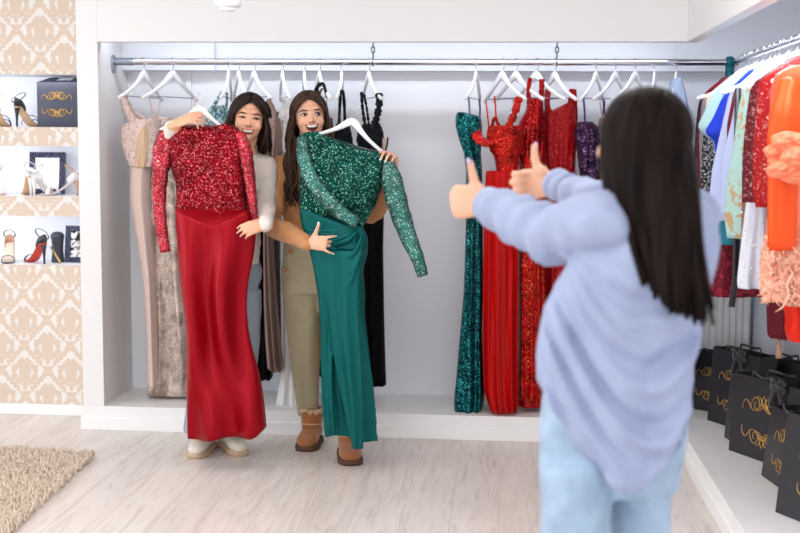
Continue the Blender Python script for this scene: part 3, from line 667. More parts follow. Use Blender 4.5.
gown('bright red beaded corset gown with pleated chiffon skirt', 502, .08, [
    ('bodice', [(126, 489, 521), (132, 487, 524), (142, 487, 524), (150, 490, 522), (156, 494, 520)], M_REDBEAD, dict(dep=.09, amp=.016, nf=3, seed=1, noise=.003)),
    ('corset', [(152, 493, 520), (162, 495, 519), (174, 497, 518)], M_REDBEAD, dict(dep=.075, amp=.008, nf=6)),
    ('skirt', [(171, 486, 519), (200, 484.5, 518.5), (270, 483, 518.5), (340, 482.5, 518), (395, 484, 518.5), (408, 489, 518)], M_CHIFF, dict(dep=.09, amp=.028, nf=9, seed=6, hem=.012, grow=.4))],
    [([(519, 97, -.02), (515, 112, -.01), (509, 126, 0), (505, 138, 0)], .018, M_REDBEAD, .3), ([(475.5, 128, .1), (478, 138, .05), (486, 143, .02), (494, 142, .0)], .025, M_REDBEAD, .2), ([(486, 102, .2), (487.5, 115, .18), (489, 130, .14)], .0035, M_CHIFF, 0), ([(494.5, 96, .2), (495.5, 108, .2), (496.5, 124, .18)], .004, M_CHIFF, 0), ([(491, 136, .1), (492.5, 124, .1), (495, 118, .1), (499, 126, .1)], .008, M_REDBEAD, .2)])
gown('dark red sequin gown with two upright straps between the other red gowns', 534, .16, [
    ('bodice', [(99, 528, 543), (112, 525, 544), (122, 519, 546), (136, 517, 547), (160, 519, 546)], M_REDSEQ, dict(dep=.07, amp=.012, nf=4)),
    ('skirt', [(156, 519, 546), (220, 519, 546), (290, 519, 547), (350, 519, 548), (398, 518, 550)], M_REDSEQ2, dict(dep=.09, amp=.022, nf=6, seed=9, hem=.006)),
    ('underskirt', [(380, 519, 548), (405, 518, 550)], M_REDVEL, dict(dep=.075, amp=.015, nf=6))],
    [([(530, 78, .14), (528.5, 90, .13), (529, 104, .12)], .011, M_REDSEQ, .15), ([(542, 79, .1), (541.5, 92, .1), (540, 106, .1)], .013, M_REDSEQ, .15), ([(537.5, 98, .04), (537.5, 112, .04), (537, 126, .06)], .0045, M_CHIFF, 0)])
gown('red velvet sequin gown with broad shoulder strap beside the purple gown', 559, .24, [
    ('bodice', [(108, 545, 575), (118, 544, 576), (132, 544, 577), (150, 545, 576), (172, 547, 575)], M_REDVEL, dict(dep=.07, amp=.01, nf=4, top=[(-1, -8), (-.7, 1), (-.3, 7), (.2, 6), (.6, -2), (.8, -10), (1, -6)], topv=.4)),
    ('skirt', [(168, 547, 575), (240, 545, 578), (330, 543, 581), (396, 542, 584)], M_REDVEL, dict(dep=.09, amp=.02, nf=6))],
    [([(573, 89, .15), (571.5, 100, .16), (569, 113, .17)], .017, M_REDVEL, .08), ([(549, 88, .3), (547, 100, .3), (548, 112, .28)], .015, M_REDVEL, .08), ([(575, 92, .2), (576, 110, .22), (576, 130, .25)], .008, M_REDVEL, .05)])
gown('purple sequin gown on a thin violet strap', 588, .16, [
    ('bodice', [(122, 579, 592), (127, 575.5, 598), (136, 574.5, 600), (150, 577, 600), (172, 580, 599)], M_PURP, dict(dep=.07, amp=.014, nf=4, noise=.003)),
    ('skirt', [(168, 580, 599), (260, 576, 603), (394, 572, 608)], M_PURP, dict(dep=.08, amp=.02, nf=5))],
    [([(583.5, 98, .06), (584.5, 110, .08), (585, 124, .1)], .005, plain('violet_strap', (70, 58, 130), .5), 0), ([(604, 99, .25), (603, 112, .23), (600, 124, .2)], .004, plain('violet_strap', (70, 58, 130), .5), 0)])
gown('taupe gown half hidden by the dark hair next to the purple one', 610, .17, [
    ('bodice', [(118, 599, 622), (130, 597, 624), (165, 599, 622)], M_TAUPE, dict(dep=.06, amp=.01, nf=4)),
    ('skirt', [(162, 599, 622), (390, 592, 632)], M_TAUPE, dict(dep=.07, amp=.02, nf=5))],
    [([(600, 102, .1), (601, 110, .12), (602, 120, .14)], .004, M_PINKSTRAP, 0), ([(604.5, 101, .2), (604.5, 110, .2), (606, 120, .2)], .004, M_PURP, 0)])
gown('pale blue gown with its shoulder showing right of the dark haired head', 678, .2, [
    ('bodice', [(79, 674, 678), (84, 672, 680.5), (92, 670, 683), (104, 669, 686), (130, 668, 688)], M_PALEBLUE, dict(dep=.17, amp=.006, nf=4)),
    ('skirt', [(126, 668, 688), (260, 666, 690), (380, 662, 694)], M_PALEBLUE, dict(dep=.10, amp=.015, nf=5))])
# ================================================================ GARMENTS ON THE RIGHT RAIL
R = 'garments on the right rail'
def rk(label, Y, rows, mt, dep=.05, amp=.012, nf=5, name='dress', seed=0, hang=True, extra=(), hl=None, cat='dress', part='body', noise=0., hx=None):
    """rows (y, left x, width in metres)"""
    rows2 = [(r[0], r[1], r[1]+r[2]*ppm(Y)) for r in rows]
    if rows[0][0] < 100:        # shoulders slope down from the neck of the hanger
        q = F/(D+Y); nx, ny = 505+RX*q, 142-(RZ2-.085-H)*q; y0, a0, b0 = rows2[0]
        nx = min(nx, 505+RX*q); ny = min(ny, y0-3)
        rows2 = [(ny, nx-.055*q, nx+.055*q), (ny+(y0-ny)*.5, min(nx-.06*q, a0+(nx-.055*q-a0)*.5), nx+.12*q)]+[(r[0], r[1], max(r[2], nx+.17*q)) for r in rows2]
    a = at(rows2[0][1], rows2[0][0], Y); b_ = at(rows2[-1][1], rows2[-1][0], Y)
    t = thing(name, label, cat, (RX, Y, b_.z), 0, R)
    mb = MB(); drape(mb, rows2, Y, dep=dep, amp=amp, nf=nf, seed=seed, noise=noise); mb.build(part, mt, t)
    for nm, f in extra:
        mb = MB(); f(mb); mb.build(nm[0], nm[1], t)
    if hl:
        hanger((RX, Y, RZ2), math.radians(hl[1] if len(hl) > 1 else 0), hl[0], G2)
    return t
M_DKLACE = lacy('black_lace_dark', (22, 20, 28), (60, 54, 64), 70, .5)
M_BURG = lacy('burgundy_lace', (94, 8, 28), (160, 40, 56), 60, .58)
M_BURGS = satin('burgundy_satin', (110, 12, 34), .5, metal=0.)
M_GREY = satin('grey_crepe', (138, 134, 144), .6, metal=0.)
M_CREAM = satin('cream_satin', (226, 206, 184), .5, metal=0.)
M_TWEED = lacy('black_white_tweed', (24, 26, 34), (196, 198, 206), 95, .57, .8)
M_MINT = satin('mint_crepe', (166, 200, 198), .6, metal=0.)
M_ROYAL = satin('royal_blue', (28, 56, 190), .5, metal=.1)
M_LAV = satin('periwinkle', (180, 190, 226), .6, metal=0.)
M_FLOR = lacy('mint_floral', (164, 198, 190), (182, 152, 116), 19, .585, .6, .03, bump=.05)
M_DKRED = lacy('dark_red_sequin_lace', (96, 2, 16), (220, 160, 166), 95, .64, .4, .05)
M_REDLACE = lacy('red_lace_white', (164, 6, 12), (236, 184, 180), 80, .65, .45, .05)
M_CORAL = satin('coral_satin', (246, 100, 62), .42, metal=.1)
M_CORAL2 = satin('coral_organza', (250, 140, 104), .5, metal=0.)
M_ORSAT = satin('orange_satin', (240, 84, 30), .36, metal=.2)
M_FEATH = lacy('coral_feathers', (244, 140, 108), (252, 196, 170), 40, .48, .7, .12, bump=.9)
M_TULLE = satin('white_tulle', (220, 224, 236), .65, metal=0., bump=.15)
M_TEALS = satin('teal_satin', (38, 118, 142), .5, metal=0.)
M_REDOR = satin('red_orange_satin', (226, 40, 18), .38, metal=.2)
M_BROWN = satin('brown_crepe', (140, 98, 80), .6, metal=0.)
rk('black lace dress at the far end of the right rail', -.02, [(93, 704, .3), (98, 699, .38), (130, 695.5, .42), (160, 693.5, .44), (230, 699, .42), (292, 704, .42)], M_DKLACE, hl=('white hanger at the far end of the right rail', 6))
rk('burgundy lace dress second from the far end of the right rail', -.14, [(86, 712, .22), (91, 704, .34), (110, 699.5, .40), (150, 696.5, .42), (235, 703, .40), (296, 708.5, .42)], M_BURG, name='dress', hl=('white hanger second from the far end of the right rail', 4))
rk('plain grey dress between burgundy lace and cream', -.24, [(94, 709, .24), (100, 702, .34), (140, 699, .38), (190, 701, .36)], M_GREY, hl=('white hanger third from the far end of the right rail', -4))
rk('cream blouse edge beside the grey dress', -.33, [(90, 714, .24), (96, 706.5, .34), (140, 703, .36), (175, 704, .36)], M_CREAM, name='blouse', cat='blouse', part='front')
rk('black and white tweed dress under the mint sleeve', -.42, [(92, 718, .24), (98, 711, .34), (128, 704, .38), (160, 701, .40), (198, 701, .40)], M_TWEED, hl=('white hanger carrying the tweed dress', 5))
rk('mint blouse with wide short sleeve reaching over the tweed dress', -.56, [(84, 722, .2), (92, 714, .32), (108, 706, .42), (126, 697.5, .5), (130, 699, .48), (140, 713, .40), (160, 716, .36)], M_MINT, name='blouse', cat='blouse', part='front', dep=.045, hl=('white hanger carrying the mint blouse', -3))
rk('royal blue top between mint and periwinkle sleeves', -.67, [(92, 727, .2), (98, 722, .28), (118, 713, .36), (131, 704.5, .42), (135, 706, .41), (140, 714, .36), (165, 716, .34)], M_ROYAL, name='blouse', cat='blouse', part='front', dep=.04, hl=('white hanger in front of the royal blue top', 4))
rk('burgundy lace skirt below the periwinkle dress', -.74, [(225, 714, .30), (250, 711, .34), (285, 707.5, .38), (296, 712, .34)], M_BURG, name='skirt', cat='skirt', part='body')
rk('teal dress with its hem below the periwinkle dress', -.80, [(97, 735, .2), (104, 728, .3), (160, 723, .3), (200, 716, .32), (244, 713.5, .34)], M_TEALS)
rk('periwinkle long dress beside the royal blue top', -.88, [(86, 737, .2), (94, 729, .32), (130, 721, .36), (170, 712, .38), (200, 709, .36), (220, 709, .34)], M_LAV, hl=('white hanger carrying the periwinkle dress', -5))
rk('burgundy satin sliver between two periwinkle dresses', -.97, [(84, 741, .2), (90, 734, .28), (125, 727, .34), (170, 727, .34)], M_BURGS, dep=.04)
rk('second periwinkle dress, nearer and beside the mint floral one', -1.06, [(79, 746, .2), (87, 738, .30), (120, 732, .36), (160, 722, .38), (215, 720, .34)], M_LAV, hl=('white hanger carrying the nearer periwinkle dress', 5))
p = at(735, 245, Y=-1.1)
t = thing('belt', 'thin black belt hanging below the mint floral sleeve', 'belt', (p.x, -1.1, at(735, 308, Y=-1.1).z), 0)
mb = MB(); mb.sweep([at(x, y, Y=-1.1) for x, y in ((738, 88), (737, 150), (736.5, 240), (735.5, 280), (731.5, 307))], .013, .004, n=10); mb.build('strap', BLACKR, t)
rk('mint floral dress with long printed sleeve', -1.2, [(79, 752, .2), (87, 744, .3), (110, 738, .36), (150, 733, .37), (180, 727, .36), (215, 724, .22), (238, 727, .085)], M_FLOR, hl=('white hanger carrying the mint floral dress', -3))
rk('brown dress glimpsed between floral sleeve and white tulle', -1.28, [(100, 757, .2), (190, 742, .2), (262, 741, .16)], M_BROWN)
mbp = random.Random(5)
def pearls(mb):
    for k in range(34):
        y = mbp.uniform(200, 284); x = mbp.uniform(740, 764); mb.ball(at(x, y, Y=-1.405), .0045, nu=8, nv=6)
rk('white tulle skirt scattered with pearls', -1.35, [(192, 748, .15), (206, 746, .19), (250, 740.5, .26), (282, 737, .31), (288, 738, .30)], M_TULLE, dep=.045, amp=.01, nf=8, name='skirt', cat='skirt', extra=[(('pearls', plain('pearl', (240, 238, 240), .2)), pearls)])
rk('burgundy hem showing just under the white tulle skirt', -1.3, [(110, 756, .2), (230, 746, .24), (280, 741, .30), (293, 741, .32)], M_BURGS, dep=.035)
rk('dark red sequin lace dress hanging just in front of the mint floral one', -1.46, [(80, 757, .2), (87, 751, .3), (120, 746, .36), (160, 742.5, .36), (202, 742, .30)], M_DKRED, amp=.012, noise=.002, hl=('white hanger carrying the dark red sequin dress', 5))
rk('red lace dress with pale beads beside the coral gown', -1.58, [(76, 765, .2), (84, 759, .28), (110, 756, .34), (150, 753.5, .34), (195, 753, .22), (207, 756, .14)], M_REDLACE, noise=.002, hl=('white hanger carrying the red lace dress', -4))
rk('burgundy velvet skirt low beside the red orange satin', -1.52, [(275, 768, .30), (300, 766.5, .34), (334, 767, .34), (338, 770, .32)], satin('burgundy_velvet', (84, 6, 22), .7, metal=0., sheen=.6), name='skirt', cat='skirt')
rk('red orange satin skirt with knotted hem at the picture edge', -1.72, [(270, 781, .28), (300, 782, .3), (318, 786, .28), (330, 785, .3), (340, 788, .26)], M_REDOR, name='skirt', cat='skirt', amp=.03, nf=4)
t = thing('tassel', 'small tan tassel hanging below the burgundy velvet skirt', 'tassel', tuple(at(779, 358, Y=-1.5)))
mb = MB(); mb.sweep([at(779, 338, Y=-1.5), at(779, 344, Y=-1.5), at(779, 358, Y=-1.5)], [.004, .007, .012], n=10); mb.build('fringe', plain('tan_thread', (170, 128, 100), .6), t)
# coral gown: bodice, big sleeve, ruffles; the feather skirt belongs to it
Yc = -1.84
t = thing('gown', 'coral gown with puffed ruffles and feather hem, nearest on the right rail', 'gown', (RX, Yc, at(770, 300, Y=Yc).z), 0, R)
def dr(nm, rows, Y, mt, **kw): mb = MB(); drape(mb, rows, Y, **kw); return mb.build(nm, mt, t)
dr('bodice', [(66, 790, 840), (74, 776, 858), (90, 771.5, 864), (130, 770.5, 862), (180, 771, 856)], Yc, M_CORAL, dep=.09, amp=.02, nf=4, seed=2)
dr('skirt', [(178, 771, 856), (236, 766, 862), (262, 763, 868)], Yc, M_CORAL2, dep=.08, amp=.02, nf=5)
dr('feather_hem', [(236, 766, 870), (258, 762, 874), (285, 761, 876), (299, 763, 872)], Yc-.02, M_FEATH, dep=.10, amp=.02, nf=9, hem=.012, noise=.006)
mb = MB(); sleeve(mb, [(793, 84, Yc-.06, .05, .04), (786, 120, Yc-.12, .055, .04), (783, 170, Yc-.13, .05, .035), (781.5, 250, Yc-.13, .045, .03)], wr=.02); mb.build('sleeve', M_ORSAT, t)
for k, (x, y, w, h, Yk) in enumerate([(780, 152, .05, .03, -.16), (790, 142, .06, .035, -.19), (797, 158, .055, .04, -.21), (784, 170, .055, .03, -.2), (800, 176, .06, .03, -.2), (776, 160, .025, .03, -.15)]):
    mb = MB(); c = at(x, y, Yc+Yk); rg = random.Random(k); n = 40; rings = []
    for i in range(9):
        q = i/8; ring = []
        for j in range(n):
            a = 2*PI*j/n; rr = q*(1+.05*math.sin(3*a+k)+.025*math.sin(7*a+2*k))
            ring.append(c+Vector((w*rr*math.cos(a), -.04*(1-q*q)**.7+.006*q*math.sin(5*a+k)+.005*math.sin(9*q*1.5+2*math.sin(2*a+k)), h*rr*math.sin(a))))
        rings.append(ring)
    back = [[p+Vector((0, .006, 0)) for p in r_] for r_ in rings[::-1]]
    mb.loft(rings+back, cap=True); mb.build('ruffle', M_CORAL2, t)
rg = random.Random(11); mb = MB()
for k in range(160):
    x = rg.uniform(763, 806); y = rg.uniform(245, 298); p = at(x, y, Yc-.13+rg.uniform(-.03, .02)); l = rg.uniform(.015, .035); a = rg.uniform(-1.3, 1.3)
    mb.sweep(catmull([p, p+Vector((a*l*.3, -.01, -l*.5)), p+Vector((a*l, -.015, -l*.85))], 7), [.001, .002, .0022, .002, .0016, .001, .0006], .0012, n=5)
mb.sweep([at(793, 272, Yc-.16), at(787, 285, Yc-.17), at(789, 296, Yc-.17), at(782, 308, Yc-.17), at(775, 312, Yc-.17)], [.003, .004, .004, .003, .001], .0015, n=6)
mb.build('feathers', plain('feather_coral', (250, 188, 160), .7), t)
hanger((RX+.02, Yc, RZ2), 0, 'nearest hanger on the right rail, carrying the coral gown', G2)
rg = random.Random(2)
for k, y in enumerate([-.30, -.75, -.93, -1.28, -1.52, -1.66]):
    hanger((RX, y, RZ2), math.radians(rg.uniform(-6, 6)), ['white hanger carrying the cream blouse', 'white hanger holding the teal dress', 'white hanger holding the burgundy satin dress', 'white hanger holding the brown dress', 'white hanger holding the burgundy velvet skirt', 'white hanger holding the red orange satin skirt'][k], G2)

# ================================================================ PEOPLE
from mathutils import noise as mnoise
SKIN = plain('skin', (230, 177, 147), .5, var=.05, vscale=12, sss=.06, spec=.35)
SKIN2 = plain('skin_warm', (234, 176, 144), .5, var=.05, vscale=12, sss=.06, spec=.35)
EYEW = plain('eye_white', (236, 232, 228), .25); IRIS = plain('iris_brown', (40, 26, 22), .2); LASH = plain('lash', (28, 18, 16), .6)
BROW = plain('brow_hair', (52, 34, 28), .7); LIP = plain('lip_rose', (196, 104, 96), .4); MOUTH = plain('mouth_inside', (72, 20, 22), .5); TEETH = plain('teeth', (246, 242, 236), .25)
NAIL = plain('nail_white', (244, 226, 222), .25); NAILP = plain('nail_lilac', (206, 180, 214), .25)
def hairmat(name, dark, light, spec=.15):
    t = NT(name); v = t.obj((60, 60, 3)); nz = t.n('ShaderNodeTexNoise', Scale=1.0, Detail=3.0); t.l(v, nz.inputs['Vector'])
    t.l(t.ramp(nz.outputs['Fac'], [(.3, lin(dark)), (.7, lin(light))]), t.b.inputs['Base Color'])
    t.b.inputs['Roughness'].default_value = .45; t.b.inputs['Specular IOR Level'].default_value = spec; return t.m
H1 = hairmat('hair_dark_brown', (24, 15, 12), (54, 36, 29)); H2 = hairmat('hair_brown', (34, 22, 18), (84, 58, 46)); H3 = hairmat('hair_black_brown', (16, 11, 10), (38, 28, 25), .05)
def wrinkle(o, amp, scale, stretch=(1, 1, 1), seed=0.):
    me = o.data; off = Vector((seed, seed*1.7, seed*.3))
    nm = [v.normal.copy() for v in me.vertices]
    for v, n in zip(me.vertices, nm):
        p = Vector((v.co.x*stretch[0], v.co.y*stretch[1], v.co.z*stretch[2]))*scale+off
        a = mnoise.noise(p); b = mnoise.noise(p*2.1)
        v.co += n*amp*((1-abs(a)*2.2)*.7+b*.5)
    me.update()
def V3(p): return at(p[0], p[1], p[2]) if len(p) == 3 and abs(p[0]) > 20 else Vector(p)
def limb(mb, pts, rad, n=14, ref=(0, -1, 0)):
    C = catmull([tuple(p)+(r,) for p, r in zip(pts, rad)], len(pts)*5)
    return mb.sweep([c[:3] for c in C], [c[3] for c in C], n=n, ref=ref, rnd=True)
def hand(mb, wrist, yd, zd, ts, curls, spread=(10, 3, -3, -10), thumb=None, sc=.95, w0=-.03):
    """wrist point, direction of the fingers, direction of the back of the hand, ts = side of the thumb along y x z"""
    y = Vector(yd).normalized(); z = Vector(zd); z = (z-y*z.dot(y)).normalized(); x = y.cross(z)
    def L(a, b, c): return wrist+(x*(a*ts)+y*b+z*c)*sc
    mb.sweep([L(0, w0, 0), L(0, .0, 0), L(.002, .03, 0), L(.003, .06, .001), L(.002, .088, .001), L(.0, .098, 0)], [.026*sc, .027*sc, .035*sc, .041*sc, .042*sc, .036*sc], [.02*sc, .019*sc, .018*sc, .016*sc, .014*sc, .010*sc], n=14, ref=z, rnd=True)
    tips = []
    base = [(.031, .092), (.0105, .097), (-.0105, .093), (-.030, .084)]; lens = [.072, .080, .074, .058]
    for k in range(4):
        bx, by = base[k]; p = L(bx, by, 0); l = lens[k]*sc; s_ = math.radians(spread[k]); d = (y*math.cos(s_)+x*ts*math.sin(s_)).normalized(); n = z.copy()
        P = [p-d*.012, p]; r = [.0092*sc, .0095*sc]; ax = d.cross(n).normalized()
        for j, f in enumerate((.46, .30, .24)):
            q = Matrix.Rotation(-math.radians(curls[k][j]), 3, ax); d = (q @ d).normalized(); n = (q @ n).normalized()
            P.append(P[-1]+d*l*f*.5); P.append(P[-1]+d*l*f*.5); rr = (.0086, .0078, .0068)[j]*sc*(.9 if k == 3 else 1); r += [rr, rr*.97]
        mb.sweep(P, r, n=10, ref=z, rnd=True); tips.append((P[-1], d, n, r[-1]))
    T = thumb or [(.030, .022, -.006), (.052, .048, -.012), (.064, .078, -.014), (.068, .103, -.016)]
    P = [L(*q) for q in T]; mb.sweep([P[0]]+[P[0].lerp(P[1], .5)]+P[1:], [.017*sc, .016*sc, .0125*sc, .0105*sc, .0088*sc], n=10, ref=z, rnd=True)
    d = (P[-1]-P[-2]).normalized(); nn = (z+x*ts*.6).normalized(); nn = (nn-d*nn.dot(d)).normalized(); tips.append((P[-1], d, nn, .0088*sc))
    return tips
def nails(tips, mat, parent, which=(0, 1, 2, 3, 4)):
    for k in which:
        p, d, n, r = tips[k]; mb = MB(); s_ = d.cross(n)
        M = Matrix((s_, d, n)).transposed(); mb.ball(p+d*r*.35+n*r*.62, (r*.72, r*1.15, r*.42), M, 10, 6); mb.build('fingernail', mat, parent)
def head(mb, c, R, neck, k=1.):
    def w(p): return c+R @ (Vector(p)*k)
    def bl(p, r): mb.ball(w(p), [q*k for q in r], R, 24, 16)
    bl((0, .015, .022), (.073, .093, .086)); bl((0, -.032, -.018), (.060, .056, .082)); bl((0, -.030, -.060), (.045, .052, .040))
    bl((0, -.068, -.089), (.018, .015, .013)); bl((.036, -.058, -.030), (.024, .022, .024)); bl((-.036, -.058, -.030), (.024, .022, .024)); bl((0, -.072, .026), (.044, .018, .016))
    mb.sweep([w((0, -.079, .010)), w((0, -.087, -.010)), w((0, -.096, -.025)), w((0, -.098, -.032))], [.0065, .0072, .009, .008], n=10, ref=R @ Vector((0, -1, 0)), rnd=True)
    for s_ in (1, -1):
        bl((s_*.0095, -.088, -.032), (.0068, .009, .006)); bl((s_*.073, .012, -.018), (.009, .018, .031))
    mb.sweep([w((0, .022, -.03)), w((0, .02, -.085)), neck], [.05, .05, .054], [.052, .052, .05], n=16, ref=R @ Vector((0, -1, 0)))
class Face:
    def __init__(s, body, c, R):
        me = body.data; off = rootloc(body) if body.parent else Vector((0, 0, 0))
        s.t = BVHTree.FromPolygons([v.co+off for v in me.vertices], [tuple(p.vertices) for p in me.polygons]); s.c = c; s.R = R; s.body = body; s.n = R @ Vector((0, -1, 0))
    def pt(s, x, z, off=0.):
        h = s.t.ray_cast(s.c+s.R @ Vector((x, -.25, z)), -s.n); p = h[0] if h[0] is not None else s.c+s.R @ Vector((x, -.08, z))
        return p+s.n*off
    def patch(s, name, mat, pts, off=.0012, dome=0., parent=None):
        n = len(pts); cx = sum(p[0] for p in pts)/n; cz = sum(p[1] for p in pts)/n; rings = []
        for k, o in ((1, -.004), (1, off), (.75, off+dome*.6), (.4, off+dome*.95), (.05, off+dome)):
            rings.append([s.pt(cx+(x-cx)*k, cz+(z-cz)*k, o) for x, z in pts])
        return MB().loft(rings, True, True).build(name, mat, parent or s.body)
    def line(s, name, mat, pts, w, off=.001, n=14):
        C = catmull(pts, n); W = [s.pt(c[0], c[1], off) for c in C]
        return MB().sweep(W, [w*(.35+.65*math.sin(PI*(i+.7)/(n+.4))) for i in range(n)], .0018, n=6, ref=s.n).build(name, mat, s.body)
def ell(cx, cz, a, b, n=18, pw=1., rot=0.): 
    o = []
    for k in range(n):
        t = 2*PI*k/n; x, z = a*math.cos(t), b*math.copysign(abs(math.sin(t))**pw, math.sin(t)); o.append((cx+x*math.cos(rot)-z*math.sin(rot), cz+x*math.sin(rot)+z*math.cos(rot)))
    return o
def face(f, openness=.0055, gaze=0., jaw='laugh', z0=-.049):
    for s_ in (1, -1): f.patch('nostril', MOUTH, ell(s_*.0072, -.0385, .0034, .0020, 10), .0012, .0002)  # dark dots paint the shade of the nostril openings
    for s_ in (1, -1):
        cx = s_*.031
        f.patch('eye', EYEW, ell(cx, 0, .0130, openness*.92, pw=.9), .001, .002)
        f.patch('iris', IRIS, ell(cx+gaze, .0005, .0068, min(.0064, openness*1.0)), .0042, .0006)
        f.line('lashes', LASH, [(cx-s_*.0155, -.001), (cx-s_*.007, openness), (cx+s_*.006, openness*1.1), (cx+s_*.0175, .002)], .0027, .0032)
        f.line('lower_lashes', LASH, [(cx-s_*.013, -.002), (cx, -openness*1.05), (cx+s_*.0155, -.0005)], .0010, .0026)
        f.line('eyebrow', BROW, [(cx-s_*.017, .0165), (cx-s_*.004, .0205), (cx+s_*.009, .0215), (cx+s_*.021, .015)], .0032, .001)
    w, up_, lo = (.0285, .0035, .024) if jaw == 'laugh' else (.027, .003, .014)
    out = [(-w, z0+.005), (-w*.6, z0+.0015), (0, z0-.001), (w*.6, z0+.0015), (w, z0+.005), (w*.8, z0-lo*.45), (w*.45, z0-lo*.85), (0, z0-lo), (-w*.45, z0-lo*.85), (-w*.8, z0-lo*.45)]
    C = catmull(out+[out[0]], 41)[:-1]
    cz = z0-lo*.45
    f.patch('lips', LIP, [(x*1.1, cz+(z-cz)*1.0+(.0035 if z > cz else -.0042)) for x, z in C], .001, .001)
    f.patch('mouth_opening', MOUTH, C, .0035, .0006)
    th = .4 if jaw == 'laugh' else .6
    T = [(-w*.82, z0+.0028), (-w*.5, z0+.0008), (0, z0-.0015), (w*.5, z0+.0008), (w*.82, z0+.0028), (w*.7, z0-lo*th*.62), (w*.35, z0-lo*th*.95), (0, z0-lo*th), (-w*.35, z0-lo*th*.95), (-w*.7, z0-lo*th*.62)]
    f.patch('teeth', TEETH, catmull(T+[T[0]], 31)[:-1], .0048, .0006)
def hair(parent, c, R, mat, length, rs=1., n=70, a0=60., wave=.0, seed=1, part=0., drift=(0, 0, 0), fr=(1., 1.), tipin=.0, rad=.0085, rend=.35, front=.02, side_len=None, spread=.012, strand=0):
    rg = random.Random(seed); mb = MB(); C0 = Vector((0, .016, .02)); RR = Vector((.081, .101, .096))*rs
    def el(d, k=1.): d = d.normalized(); return C0+Vector((d.x*RR.x, d.y*RR.y, d.z*RR.z))*k
    def path(s_, u, k):
        al = math.radians(a0+(180-a0)*u); be = math.radians(36+118*u)
        d0 = Vector((part+s_*.03, -math.cos(be), math.sin(be))).normalized(); d1 = Vector((s_*math.sin(al)+.0, -math.cos(al), -.12)).normalized()
        ang = d0.angle(d1); P = []
        for i in range(8):
            t = i/7; P.append(el((d0*math.sin((1-t)*ang)+d1*math.sin(t*ang))/max(1e-4, math.sin(ang)), k))
        return P, al
    for s_ in (1, -1):      # close fitting cap under the locks
        R1, R2 = [], []
        for i in range(17):
            P, al = path(s_, i/16, .985); e = P[-1]; P = P+[e+Vector((-e.x*.06, .004, -.03)), e+Vector((-e.x*.2, .0, -.07)) if i > 3 else e+Vector((0, .012, -.055))]
            R1.append([c+R @ p for p in P]); R2.append([c+R @ (C0+(p-C0)*.93) for p in P])
        mb.loft([a+b[::-1] for a, b in zip(R1, R2)], True, True)
    for s_ in (1, -1):
        for i in range(n):
            u = (i+rg.random())/n; k = rg.uniform(1.0, 1.06); P, al = path(s_, u, k); W = [c+R @ p for p in P]
            e = W[-1]; out = R @ Vector((math.sin(al)*s_, -math.cos(al), 0)); L = length*(fr[0]+(fr[1]-fr[0])*u)*rg.uniform(.9, 1.04); ph = rg.uniform(0, 6.28)+u*3; wv = wave*rg.uniform(.7, 1.2)
            if side_len: L *= side_len[0 if s_ < 0 else 1]
            jx, jy = rg.gauss(0, spread), rg.gauss(0, spread)
            for j in range(1, 13):
                t = j/12; q = e+Vector((0, 0, -L*t))+out*(.012*math.sin(PI*min(1, t*1.6))*.6-tipin*abs(math.sin(al))*t**1.5)+Vector(drift)*t**1.3*L+(R @ Vector((0, -1, 0)))*(front*t*(1-u))
                q += Vector((jx*t, jy*t, 0))
                if wv: q += out*(wv*math.sin(t*L*26+ph)*t**.5)+(R @ Vector((1, 0, 0)))*(wv*.6*math.cos(t*L*26+ph)*t**.5)
                W.append(q)
            m_ = len(W); r_ = [rad*(.75+.25*min(1, q/7))*(1-(1-rend)*max(0, (q/(m_-1)-.55)/.45)**1.5) for q in range(m_)]
            mb.sweep(W, [a*1.25 for a in r_], [a*.75 for a in r_], n=6, ref=out)
    return mb.build('hair', mat, parent)
def rot(yaw=0, pitch=0, roll=0):
    return (Matrix.Rotation(math.radians(yaw), 3, 'Z') @ Matrix.Rotation(math.radians(pitch), 3, 'X') @ Matrix.Rotation(math.radians(roll), 3, 'Y'))
def midp(a, b, t=.5, off=(0, 0, 0)): return a.lerp(b, t)+Vector(off)
def skeleton(mb, J, fr, lo=1.):
    """trunk, shoulders, limbs of the body"""
    mb.sweep([J['pel']+Vector((0, 0, -.09)), J['pel'], J['wai'], J['che'], J['nek']-Vector((0, 0, .05))], [.10*lo, .15*lo, .108*(.5+.5*lo), .125*(.45+.55*lo), .10*(.45+.55*lo)], [.08*lo, .10*lo, .08*(.5+.5*lo), .09*(.45+.55*lo), .06], n=20, ref=fr, rnd=True)
    limb(mb, [J['sR'], J['nek']-Vector((0, 0, .03)), J['sL']], [.042, .045, .042])
    for s_ in 'LR':
        limb(mb, [J['s'+s_], J['e'+s_], J['w'+s_]], [.042, .034, .024])
        limb(mb, [J['h'+s_], J['k'+s_], J['a'+s_]], [.078*lo*lo, .05*lo, .032*lo])
def trousers(name, mat, parent, J, fr, rh=(.150, .105), rl=(.088, .066, .055), top=.07, hem=.0, w=.006, sc=5., back=None, vox=.008):
    mb = MB(); lat = (J['hL']-J['hR']).normalized()
    mb.sweep([J['pel']+Vector((0, 0, -.10)), J['pel']+Vector((0, 0, -.05)), J['pel'], J['pel']+Vector((0, 0, top))], [rh[0]*.86, rh[0], rh[0]*1.0, rh[0]*.84], [rh[1]*.9, rh[1], rh[1], rh[1]*.86], n=24, ref=fr)
    for s_ in 'LR':
        a = J['a'+s_]+Vector((0, 0, hem)); k = J['k'+s_]; h = J['h'+s_]; C = catmull([tuple(h)+(rl[0],), tuple(k)+(rl[1],), tuple(a)+(rl[2],)], 14)
        mb.sweep([c[:3] for c in C], [c[3] for c in C], [c[3]*1.05 for c in C], n=18, ref=fr)
    o = mb.build(name, mat, parent, remesh=vox, smoothit=5); wrinkle(o, w, sc, (1, 1, .45)); return o
